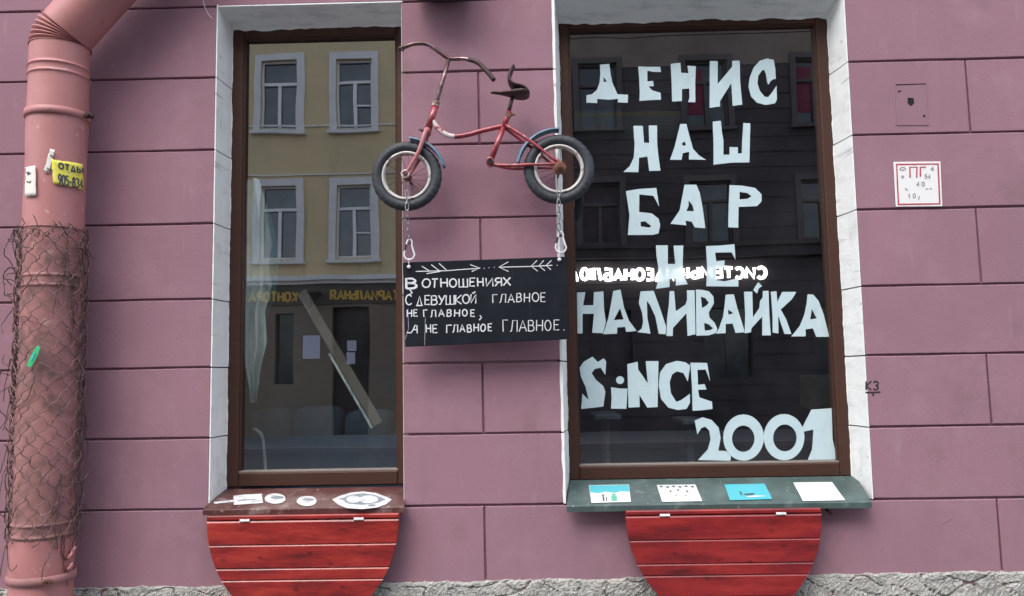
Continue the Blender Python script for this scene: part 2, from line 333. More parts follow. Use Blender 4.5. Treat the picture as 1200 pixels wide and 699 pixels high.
def red_wood():
    m, t, b = new_mat('red_stained_wood')
    tc = t.nodes.new('ShaderNodeTexCoord')
    mp = t.nodes.new('ShaderNodeMapping'); mp.inputs['Scale'].default_value = (1.6, 9, 9)
    n1 = t.nodes.new('ShaderNodeTexNoise'); n1.inputs['Scale'].default_value = 2.2; n1.inputs['Detail'].default_value = 7
    w1 = t.nodes.new('ShaderNodeTexNoise'); w1.inputs['Scale'].default_value = 14; w1.inputs['Detail'].default_value = 5
    cr = t.nodes.new('ShaderNodeValToRGB')
    cr.color_ramp.elements[0].position = 0.3; cr.color_ramp.elements[0].color = (0.105, 0.010, 0.011, 1)
    cr.color_ramp.elements[1].position = 0.72; cr.color_ramp.elements[1].color = (0.37, 0.038, 0.027, 1)
    mid = cr.color_ramp.elements.new(0.5); mid.color = (0.25, 0.019, 0.017, 1)
    mp2 = t.nodes.new('ShaderNodeMapping'); mp2.inputs['Scale'].default_value = (1.0, 1.6, 1.6)
    vo = t.nodes.new('ShaderNodeTexVoronoi'); vo.inputs['Scale'].default_value = 8.5
    kr = t.nodes.new('ShaderNodeMapRange'); kr.inputs[1].default_value = 0.03; kr.inputs[2].default_value = 0.16; kr.inputs[3].default_value = 0.75; kr.inputs[4].default_value = 0.0
    mx = t.nodes.new('ShaderNodeMix'); mx.data_type = 'RGBA'; mx.inputs['B'].default_value = (0.045, 0.006, 0.007, 1)
    add = t.nodes.new('ShaderNodeMath'); add.operation = 'MULTIPLY_ADD'; add.inputs[1].default_value = 0.35
    L = t.links.new
    L(tc.outputs['Object'], mp.inputs[0]); L(mp.outputs[0], n1.inputs['Vector']); L(mp.outputs[0], w1.inputs['Vector'])
    L(w1.outputs['Fac'], add.inputs[0]); 
    sub = t.nodes.new('ShaderNodeMath'); sub.operation = 'SUBTRACT'; sub.inputs[1].default_value = 0.17
    L(n1.outputs['Fac'], sub.inputs[0]); L(sub.outputs[0], add.inputs[2])
    L(add.outputs[0], cr.inputs[0]); L(tc.outputs['Object'], mp2.inputs[0]); L(mp2.outputs[0], vo.inputs['Vector'])
    L(vo.outputs['Distance'], kr.inputs[0]); L(kr.outputs[0], mx.inputs['Factor']); L(cr.outputs[0], mx.inputs['A']); L(mx.outputs['Result'], b.inputs['Base Color'])
    bp = t.nodes.new('ShaderNodeBump'); bp.inputs['Strength'].default_value = 0.25; bp.inputs['Distance'].default_value = 0.003
    L(w1.outputs['Fac'], bp.inputs['Height']); L(bp.outputs[0], b.inputs['Normal'])
    b.inputs['Roughness'].default_value = 0.36; b.inputs['Specular IOR Level'].default_value = 0.3; b.inputs['Coat Weight'].default_value = 0.5; b.inputs['Coat Roughness'].default_value = 0.12
    return m
M['red_wood'] = red_wood()
def glass(name, refl, tint, wav):
    m = bpy.data.materials.new(name); m.use_nodes = True; t = m.node_tree
    for n in list(t.nodes): t.nodes.remove(n)
    o = t.nodes.new('ShaderNodeOutputMaterial'); mx = t.nodes.new('ShaderNodeMixShader'); mx.inputs[0].default_value = refl
    tr = t.nodes.new('ShaderNodeBsdfTransparent'); tr.inputs[0].default_value = rgb(tint)
    gl = t.nodes.new('ShaderNodeBsdfGlossy'); gl.inputs['Roughness'].default_value = 0.0
    tc = t.nodes.new('ShaderNodeTexCoord'); ns = t.nodes.new('ShaderNodeTexNoise'); ns.inputs['Scale'].default_value = 2.2; ns.inputs['Detail'].default_value = 1
    bp = t.nodes.new('ShaderNodeBump'); bp.inputs['Strength'].default_value = wav; bp.inputs['Distance'].default_value = 0.004
    L = t.links.new
    L(tc.outputs['Object'], ns.inputs['Vector']); L(ns.outputs['Fac'], bp.inputs['Height']); L(bp.outputs[0], gl.inputs['Normal'])
    df = t.nodes.new('ShaderNodeBsdfDiffuse'); df.inputs[0].default_value = (0.6, 0.62, 0.62, 1); m2 = t.nodes.new('ShaderNodeMixShader')
    mp = t.nodes.new('ShaderNodeMapping'); mp.inputs['Scale'].default_value = (2.5, 2.5, 1.8); n2 = t.nodes.new('ShaderNodeTexNoise'); n2.inputs['Scale'].default_value = 1.5; n2.inputs['Detail'].default_value = 9
    mr = t.nodes.new('ShaderNodeMapRange'); mr.inputs[1].default_value = 0.42; mr.inputs[2].default_value = 0.75; mr.inputs[3].default_value = 0.0; mr.inputs[4].default_value = 0.016
    L(tc.outputs['Object'], mp.inputs[0]); L(mp.outputs[0], n2.inputs['Vector']); L(n2.outputs['Fac'], mr.inputs[0]); L(mr.outputs[0], m2.inputs[0])
    L(tr.outputs[0], mx.inputs[1]); L(gl.outputs[0], mx.inputs[2]); L(mx.outputs[0], m2.inputs[1]); L(df.outputs[0], m2.inputs[2]); L(m2.outputs[0], o.inputs[0])
    return m
M['glass'] = glass('window_glass', 0.47, (0.84, 0.92, 0.94), 0.14)
def emit(name, c, s):
    m, t, b = new_mat(name); b.inputs['Base Color'].default_value = rgb(c); b.inputs['Emission Color'].default_value = rgb(c); b.inputs['Emission Strength'].default_value = s; return m
M['lit'] = emit('lit_white_letter', (1, 1, 0.98), 3.2)

# ------------------------------------------------------------------ stroke alphabet
def arc(cx, cy, rx, ry, a0, a1, n=10):
    return [(cx+rx*math.cos(R_(a0+(a1-a0)*i/n)), cy+ry*math.sin(R_(a0+(a1-a0)*i/n))) for i in range(n+1)]
G = {
 'А': (.75, [[(0, 0), (.36, 1), (.75, 0)], [(.13, .33), (.63, .33)]]),
 'Б': (.62, [[(.58, 1), (0, 1), (0, 0), (.35, 0)]+arc(.35, .27, .27, .27, -90, 90)+[(0, .54)]]),
 'В': (.62, [[(0, 0), (0, 1), (.3, 1)]+arc(.3, .77, .24, .23, 90, -90)+[(0, .54), (.33, .54)]+arc(.33, .27, .29, .27, 90, -90)+[(0, 0)]]),
 'Г': (.55, [[(0, 0), (0, 1), (.55, 1)]]),
 'Д': (.8, [[(.1, 0), (.4, 1), (.7, 0)], [(0, -.02), (.8, -.02)]]),
 'Е': (.55, [[(.55, 1), (0, 1), (0, 0), (.55, 0)], [(0, .52), (.45, .52)]]),
 'И': (.68, [[(0, 1), (0, 0), (.68, 1), (.68, 0)]]),
 'Й': (.68, [[(0, 1), (0, 0), (.68, 1), (.68, 0)], [(.2, 1.2), (.34, 1.12), (.55, 1.32)]]),
 'К': (.62, [[(0, 0), (0, 1)], [(.6, 1), (.02, .48), (.62, 0)]]),
 'Л': (.7, [[(0, 0), (.12, .1), (.25, 1), (.7, 1), (.7, 0)]]),
 'М': (.85, [[(0, 0), (.08, 1), (.42, .3), (.77, 1), (.85, 0)]]),
 'Н': (.65, [[(0, 0), (0, 1)], [(.65, 0), (.65, 1)], [(0, .5), (.65, .5)]]),
 'О': (.75, [arc(.375, .5, .375, .5, 100, 460, 20)]),
 'П': (.65, [[(0, 0), (0, 1), (.65, 1), (.65, 0)]]),
 'Р': (.6, [[(0, 0), (0, 1), (.3, 1)]+arc(.3, .73, .29, .27, 90, -90)+[(0, .46)]]),
 'С': (.68, [arc(.38, .5, .38, .5, 45, 315, 16)]),
 'Т': (.7, [[(0, 1), (.7, 1)], [(.35, 1), (.35, 0)]]),
 'У': (.68, [[(0, 1), (.36, .42)], [(.68, 1), (.2, 0), (.05, .02)]]),
 'Х': (.65, [[(0, 1), (.65, 0)], [(.65, 1), (0, 0)]]),
 'Ш': (.9, [[(0, 1), (0, 0), (.9, 0), (.9, 1)], [(.45, 0), (.45, 1)]]),
 'Ы': (.9, [[(0, 1), (0, 0), (.3, 0)]+arc(.3, .27, .25, .27, -90, 90)+[(0, .54)], [(.9, 1), (.9, 0)]]),
 'Ь': (.6, [[(0, 1), (0, 0), (.32, 0)]+arc(.32, .27, .28, .27, -90, 90)+[(0, .54)]]),
 'Ю': (.95, [[(0, 0), (0, 1)], [(0, .5), (.3, .5)], arc(.62, .5, .32, .5, 180, 540, 18)]),
 'Я': (.62, [[(.62, 0), (.62, 1), (.32, 1)]+arc(.32, .74, .29, .26, 90, 270)+[(.62, .48)], [(.32, .48), (0, 0)]]),
 '0': (.6, [arc(.3, .5, .3, .5, 90, 450, 18)]), '1': (.3, [[(0, .75), (.25, 1), (.25, 0)]]),
 '3': (.55, [arc(.25, .75, .28, .25, 150, -90, 10)+arc(.25, .25, .3, .25, 90, -150, 10)]),
 '4': (.6, [[(.45, 0), (.45, 1), (0, .3), (.6, .3)]]), '5': (.55, [[(.52, 1), (.06, 1), (.03, .56)]+arc(.24, .31, .3, .31, 110, -140, 10)]),
 '6': (.55, [[(.45, 1), (.1, .55)]+arc(.28, .28, .27, .28, 160, 520, 16)]),
 '8': (.55, [arc(.27, .76, .22, .24, -90, 270, 14), arc(.27, .26, .27, .26, 90, 450, 14)]),
 '9': (.55, [arc(.28, .72, .27, .28, -20, 340, 16)+[(.42, .3), (.15, 0)]]),
 '-': (.4, [[(0, .45), (.4, .45)]]), ',': (.2, [[(.12, .15), (.15, 0), (0, -.3)]]), '.': (.15, [[(.05, .02), (.09, .02)]]), ' ': (.5, []),
}
def word(text, x0, x1, yt0, yt1, yb0, yb1, jit=0.0, gap=0.28):
    """polylines in photograph pixels: text spread from x0 to x1, its top running yt0..yt1 and its base yb0..yb1"""
    tot = sum(G[c][0] for c in text)+gap*(len(text)-1); o = []; u = 0.0
    for c in text:
        gw, st = G[c]; sx = 1+random.uniform(-jit, jit)*0.6; dy = random.uniform(-jit, jit)*0.35; sh = random.uniform(-jit, jit)*0.5
        for l in st:
            q = []
            for (a_, b_) in l:
                uu = (u+a_*sx+sh*(b_-.5)*.4)/tot; x = x0+(x1-x0)*uu
                t = max(0, min(1, uu)); yt = yt0+(yt1-yt0)*t; yb = yb0+(yb1-yb0)*t
                q.append((x, yb+(yt-yb)*(b_+dy*.5)))
            o.append(q)
        u += gw+gap
    return o

def wbox(bm, x0, x1, yf, yb, z0, z1, c):
    "render block whose long edges run a little unevenly"
    n = max(1, int((x1-x0)/0.07)); prev = None
    for i in range(n+1):
        x = x0+(x1-x0)*i/n; f = 1 if 0 < i < n else 0
        a0 = 0.0022*nz((x, 0, z0*3), 3.1, 1)+0.0009*nz((x, 0, z0*3), 21, 3); a1 = 0.0022*nz((x, 0, z1*3), 3.1, 6)+0.0009*nz((x, 0, z1*3), 21, 8); dy = 0.0012*nz((x, 0, z0), 2.0, 11)
        xi = x+(c if i == 0 else -c if i == n else 0)
        ring = [(xi, yf+dy, z0+c+a0), (x, yf+dy+c, z0+a0), (x, yb, z0+a0), (x, yb, z1+a1), (x, yf+dy+c, z1+a1), (xi, yf+dy, z1-c+a1)]
        cur = [bm.verts.new(p) for p in ring]
        if prev:
            for j in range(6): bm.faces.new((prev[j], prev[(j+1) % 6], cur[(j+1) % 6], cur[j]))
        else: bm.faces.new(cur[::-1])
        prev = cur
    bm.faces.new(prev)

# ------------------------------------------------------------------ numbers of the facade (metres; z relative to eye + 1.6)
EYE = 1.6
GZ = [EYE+v for v in (1.7715, 1.4233, 1.0728, 0.7227, 0.3686, 0.0543, -0.2662, -0.5842)]
PL_TOP = EYE-0.905
XL0, XL1 = -1.4485, -0.5658          # left opening
XR0, XR1 = 0.1565, 1.519              # right opening
ZTOP, ZBOT = GZ[0], EYE-0.575
JR, JP, JL = 2.0662, -0.2063, P(96, 475).x
DR = 0.16                            # depth of the window frames behind the wall face
GY = DR+0.035                        # glass plane

# ------------------------------------------------------------------ setting: ground
STREET_Y = 2*GY-18.3                 # facades across the street
b = NB(); box(b, -400, 400, -400, 400, -0.3, -0.16)
obj('ground', b, M['asphalt'], kind='structure')
b = NB(); box(b, -60, 60, -14.2, -4.6, -0.158, -0.12)
obj('road', b, M['asphalt'], kind='structure')
b = NB(); box(b, -60, 60, -4.42, 0.3, -0.155, 0.0)
obj('pavement', b, M['paving'], kind='structure')
b = NB(); box(b, -60, 60, STREET_Y, -14.42, -0.155, 0.0)
obj('pavement', b, M['paving'], kind='structure')
for y in (-4.6, -14.42):
    b = NB(); box(b, -60, 60, y+0.002, y+0.178, -0.157, 0.012); obj('kerb', b, M['kerb'], kind='structure')

# ------------------------------------------------------------------ pink building
bld = empty('pink_building', (0, 0.3, 0), 'pink rendered building front with grooved courses and two tall windows', 'building')
XA, XB = -7.0, 7.0
courses = []
z = GZ[0]
while z < 11.0:
    courses.append((z, z+0.35)); z += 0.35
nup = len(courses)
for i in range(7): courses.append((GZ[i+1], GZ[i]))
courses.append((PL_TOP-0.06, GZ[7]))
b = NB()
gap = 0.0046
E_ = 0.004                            # block ends keep clear of the plaster linings
for ci, (z0, z1) in enumerate(courses):
    k = ci-nup                        # course index in the window zone
    zlo, zhi = z0+gap, z1-gap*0.9
    segs = []
    if k < 0 or k == 7:
        cuts = [XA, XB]
        if k == 7: cuts = [XA, JL-1.3, -1.42, JP, 0.9, JR, JR+1.6, JR+3.2, XB]
        elif k % 2: cuts = [XA, -5, -3.4, JL, JP, JR, JR+1.6, JR+3.2, XB]
        if k == 7: cuts = [XA, JP, JR, JR+1.6, JR+3.2, XB]
        segs = list(zip(cuts, cuts[1:]))
    else:
        odd = k in (1, 3, 5)
        segs += [(XA, XL0-E_)] if k != 5 else [(XA, JL-1.6), (JL-1.6, JL), (JL, XL0-E_)]
        segs += [(XL1-0.0035, JP), (JP, XR0-E_)] if odd else [(XL1-0.0035, XR0-E_)]
        segs += [(XR1+E_, JR), (JR, JR+1.6), (JR+1.6, XB)] if odd else [(XR1+E_, JR+.8), (JR+.8, XB)]
        if k != 5 and not odd: segs[-2:] = [(XR1+E_, JR+1.2), (JR+1.2, XB)]
    for (x0, x1) in segs:
        g = 0.0035
        a0 = x0+(g if x0 not in (XL1-0.0035, XR1+E_) else 0); a1 = x1-(g if x1 not in (XL0-E_, XR0-E_) else 0)
        wbox(b, a0, a1, 0.0, 0.034, zlo, zhi, 0.0035)
# backing wall behind the joints, with the two openings left free
def backing(b, y0, y1):
    o = 0.018
    box(b, XA, XL0-o, y0, y1, PL_TOP-0.1, ZTOP+o); box(b, XL1+o, XR0-o, y0, y1, PL_TOP-0.1, ZTOP+o); box(b, XR1+o, XB, y0, y1, PL_TOP-0.1, ZTOP+o)
    box(b, XL0-o, XL1+o, y0, y1, PL_TOP-0.1, ZBOT-0.04); box(b, XR0-o, XR1+o, y0, y1, PL_TOP-0.1, ZBOT-0.04)
    box(b, XA, XB, y0, y1, ZTOP+o, 11.5)
backing(b, 0.014, 0.45)
obj('wall', b, M['pink'], bld)

# rough stone plinth
b = NB()
nx, nzv = 900, 44
zb0 = -0.02
grid = []
def pl_y(x, z_):
    p = (x, 0, z_)
    v = -0.012-0.005*nz(p, 5, 2)-0.0045*nz(p, 22, 5)-0.006*nz(p, 60, 9)*max(0.15, min(1, 0.5+1.6*nz(p, 4, 44)))-0.004*nz(p, 140, 19)
    c = abs(nz((x, 0, z_*2.2), 7, 31)); v += 0.016*max(0, 0.05-c)/0.05 if c < 0.05 else 0
    return v
XP0, XP1 = -3.6, 3.6
for i in range(nx+1):
    x = XP0+(XP1-XP0)*i/nx; colv = []
    ztop = PL_TOP-0.013+0.008*nz((x, 0, 0), 5, 3)+0.006*nz((x, 0, 0), 22, 7)+0.004*nz((x, 0, 0), 60, 17)+(x)*0.005
    for j in range(nzv+1):
        t = j/nzv; zz = zb0+(ztop-zb0)*(1-(1-t)**2.0)
        colv.append(b.verts.new((x, pl_y(x, zz), zz)))
    colv.append(b.verts.new((x, -0.008+0.006*nz((x, 3, 0), 14, 4), ztop+0.006)))
    colv.append(b.verts.new((x, 0.02, ztop+0.012)))
    grid.append(colv)
for i in range(nx):
    for j in range(nzv+2):
        b.faces.new((grid[i][j], grid[i+1][j], grid[i+1][j+1], grid[i][j+1]))
box(b, -7, XP0, -0.03, 0.02, -0.02, PL_TOP); box(b, XP1, 7, -0.03, 0.02, -0.02, PL_TOP)
obj('plinth', b, M['stone'], bld, smooth=False)

# roof, back and sides so that the building is a body
b = NB(); box(b, -7, 7, 0.46, 7.0, 11.4, 11.7); obj('roof', b, M['roof'], bld)
b = NB(); box(b, -7, -6.8, 0.46, 7, 0, 11.4); box(b, 6.8, 7, 0.46, 7, 0, 11.4); box(b, -6.8, 6.8, 6.8, 7, 0, 11.4); obj('wall', b, M['pink'], bld)
b = NB()
box(b, -2.9, 2.9, 4.3, 4.45, 0.5, 3.9); box(b, -3.05, -2.9, 0.46, 4.45, 0.5, 3.9); box(b, 2.9, 3.05, 0.46, 4.45, 0.5, 3.9); box(b, -2.9, 2.9, 0.46, 4.3, 3.75, 3.9)
box(b, -0.22, -0.10, 0.46, 4.3, 0.55, 3.75)
room = obj('room_wall', b, M['interior'], bld)
b = NB(); box(b, -2.9, 2.9, 0.46, 4.3, 0.45, 0.55); obj('room_floor', b, M['interior_floor'], room)

# ------------------------------------------------------------------ windows
def rect_at(pts, d):
    q = [P(x, y, d) for x, y in pts]
    return (q[0].x+q[3].x)/2, (q[1].x+q[2].x)/2, (q[2].z+q[3].z)/2, (q[0].z+q[1].z)/2
LF = rect_at([(274, 34), (481, 29), (481, 569), (261.5, 571)], DR)
LG = rect_at([(288.5, 46), (463.5, 43), (463, 551), (280, 551)], DR)
RF = rect_at([(657, 27.7), (969, 17.3), (1000, 560), (664.3, 562)], DR)
RG = rect_at([(668, 36), (953.5, 28.3), (983, 541.5), (680.6, 543.6)], DR)
def window(fr, gl, x0, x1, side):
    fx0, fx1, fz0, fz1 = fr; gx0, gx1, gz0, gz1 = gl
    b = NB()
    c = 0.006
    def bar(a0, a1, b0, b1): cbox(b, a0, a1, DR, DR+0.07, b0, b1, c)
    bar(fx0, gx0-0.008, fz0, fz1); bar(gx1+0.008, fx1, fz0, fz1)
    bar(gx0-0.0075, gx1+0.0075, fz0, gz0-0.008); bar(gx0-0.0075, gx1+0.0075, gz1+0.008, fz1)
    for t in (0.2, 0.52, 0.83):       # drainage slots
        xx = gx0+(gx1-gx0)*t; box(b, xx-0.012, xx+0.012, DR-0.0015, DR+0.002, fz0+0.036, fz0+0.041)
    w_ = obj('window', b, M['brown_pvc'], bld, label='brown framed window with pale %s' % ('reflections of a yellow house' if side < 0 else 'hand-cut white lettering'))
    b = NB()                           # glazing bead
    y0, y1 = DR+0.010, DR+0.040
    box(b, gx0-0.007, gx0, y0, y1, gz0, gz1); box(b, gx1, gx1+0.007, y0, y1, gz0, gz1)
    box(b, gx0-0.007, gx1+0.007, y0, y1, gz1+0.0005, gz1+0.007)
    obj('glazing_bead', b, M['brown_pvc'], w_)
    b = NB(); box(b, gx0-0.007, gx1+0.007, y0-0.004, y1, gz0-0.007, gz0-0.0005); obj('gasket', b, M['gasket'], w_)
    b = NB()
    n = 8
    for i in range(n):
        for j in range(n):
            xa, xb = gx0+(gx1-gx0)*i/n, gx0+(gx1-gx0)*(i+1)/n; za, zb = gz0+(gz1-gz0)*j/n, gz0+(gz1-gz0)*(j+1)/n
            quad(b, [(xa, GY, za), (xb, GY, za), (xb, GY, zb), (xa, GY, zb)])
    bmesh.ops.remove_doubles(b, verts=b.verts[:], dist=1e-5)
    obj('glass_pane', b, M['glass'], w_, smooth=True)
    # white plastered jambs, one lining per course, with an uneven edge on the frame
    for (xo, xf, s) in ((x0, fx0, 1), (x1, fx1, -1)):
        b = NB()
        for k in range(7):
            z1, z0 = GZ[k], max(GZ[k+1], ZBOT-0.02)
            z0 += 0.003; z1 -= 0.003 if k else -0.01
            n = 26
            prev = None
            for j in range(n+1):
                zz = z0+(z1-z0)*j/n
                wob = 0.0035*nz((xo*3, 0, zz), 9, 2)+0.003*nz((xo*5, 0, zz), 34, 6)
                over = (0.007 if xo != XR0 else 0.001)+wob
                edge = 0.0015*nz((xo*9, 1, zz), 30, 8)
                lip = 0.011+0.004*nz((zz, 2, 2), 14, 5) if xo == XR0 else (0.0009 if xo == XL1 else 0.004)
                ps = [(xo-s*lip, -0.0030 if xo == XR0 else -0.0006, zz), (xo+s*(0.001+edge), -0.0034 if xo == XR0 else -0.0010, zz), (xo+(xf-xo)*0.5+0.003*nz((xo, 2, zz), 12, 3), DR*0.5, zz), (xf+s*over*0.6, DR-0.006, zz), (xf+s*over, DR-0.0012, zz), (xf-s*0.012, DR+0.03, zz), (xo-s*0.003, 0.02, zz)] if xo == XR0 else [(xo-s*(lip if xo != XL1 else -0.004), -0.0006 if xo != XL1 else 0.004, zz), (xo+s*(0.001+edge if xo != XL1 else 0.005), -0.0010 if xo != XL1 else 0.006, zz), (xo+(xf-xo)*0.5+0.003*nz((xo, 2, zz), 12, 3), DR*0.5, zz), (xf+s*over*0.6, DR-0.006, zz), (xf+s*over, DR-0.0012, zz), (xf-s*0.012, DR+0.03, zz), (xo-s*0.014, 0.02, zz)]
                cur = [b.verts.new(p) for p in ps]
                if prev:
                    for q in range(len(ps)): b.faces.new((prev[q], prev[(q+1) % len(ps)], cur[(q+1) % len(ps)], cur[q]))
                else: b.faces.new(cur)
                prev = cur
            b.faces.new(prev[::-1])
        obj('reveal', b, M['white_plaster'], w_)
    b = NB(); prev = None; n = 90
    xa, xb = x0-0.002, x1+0.002
    for j in range(n+1):
        t = j/n
        wob = 0.010*nz((t*(xb-xa), 5, x0), 6, 2)+0.008*nz((t*(xb-xa), 7, x0), 22, 6)
        xo = xa+(xb-xa)*t; xf = fx0+(fx1-fx0)*t
        ps = [(xo, -0.0008, ZTOP+0.004), (xo, -0.0012, ZTOP-0.001), (xo*.5+xf*.5, DR*0.5, (ZTOP+fz1)/2+0.004*nz((xo, 9, 0), 12, 2)), (xf, DR-0.012, fz1-0.004-wob*0.6), (xf, DR-0.0018, fz1-0.012-wob), (xf, DR+0.03, fz1+0.006), (xo, 0.012, ZTOP+0.013)]
        cur = [b.verts.new(p) for p in ps]
        if prev:
            for q in range(len(ps)): b.faces.new((prev[q], prev[(q+1) % len(ps)], cur[(q+1) % len(ps)], cur[q]))
        else: b.faces.new(cur)
        prev = cur
    b.faces.new(prev[::-1])
    obj('lintel_plaster', b, M['soffit_plaster'], w_)
    return w_
win_l = window(LF, LG, XL0, XL1, -1)
win_r = window(RF, RG, XR0, XR1, 1)

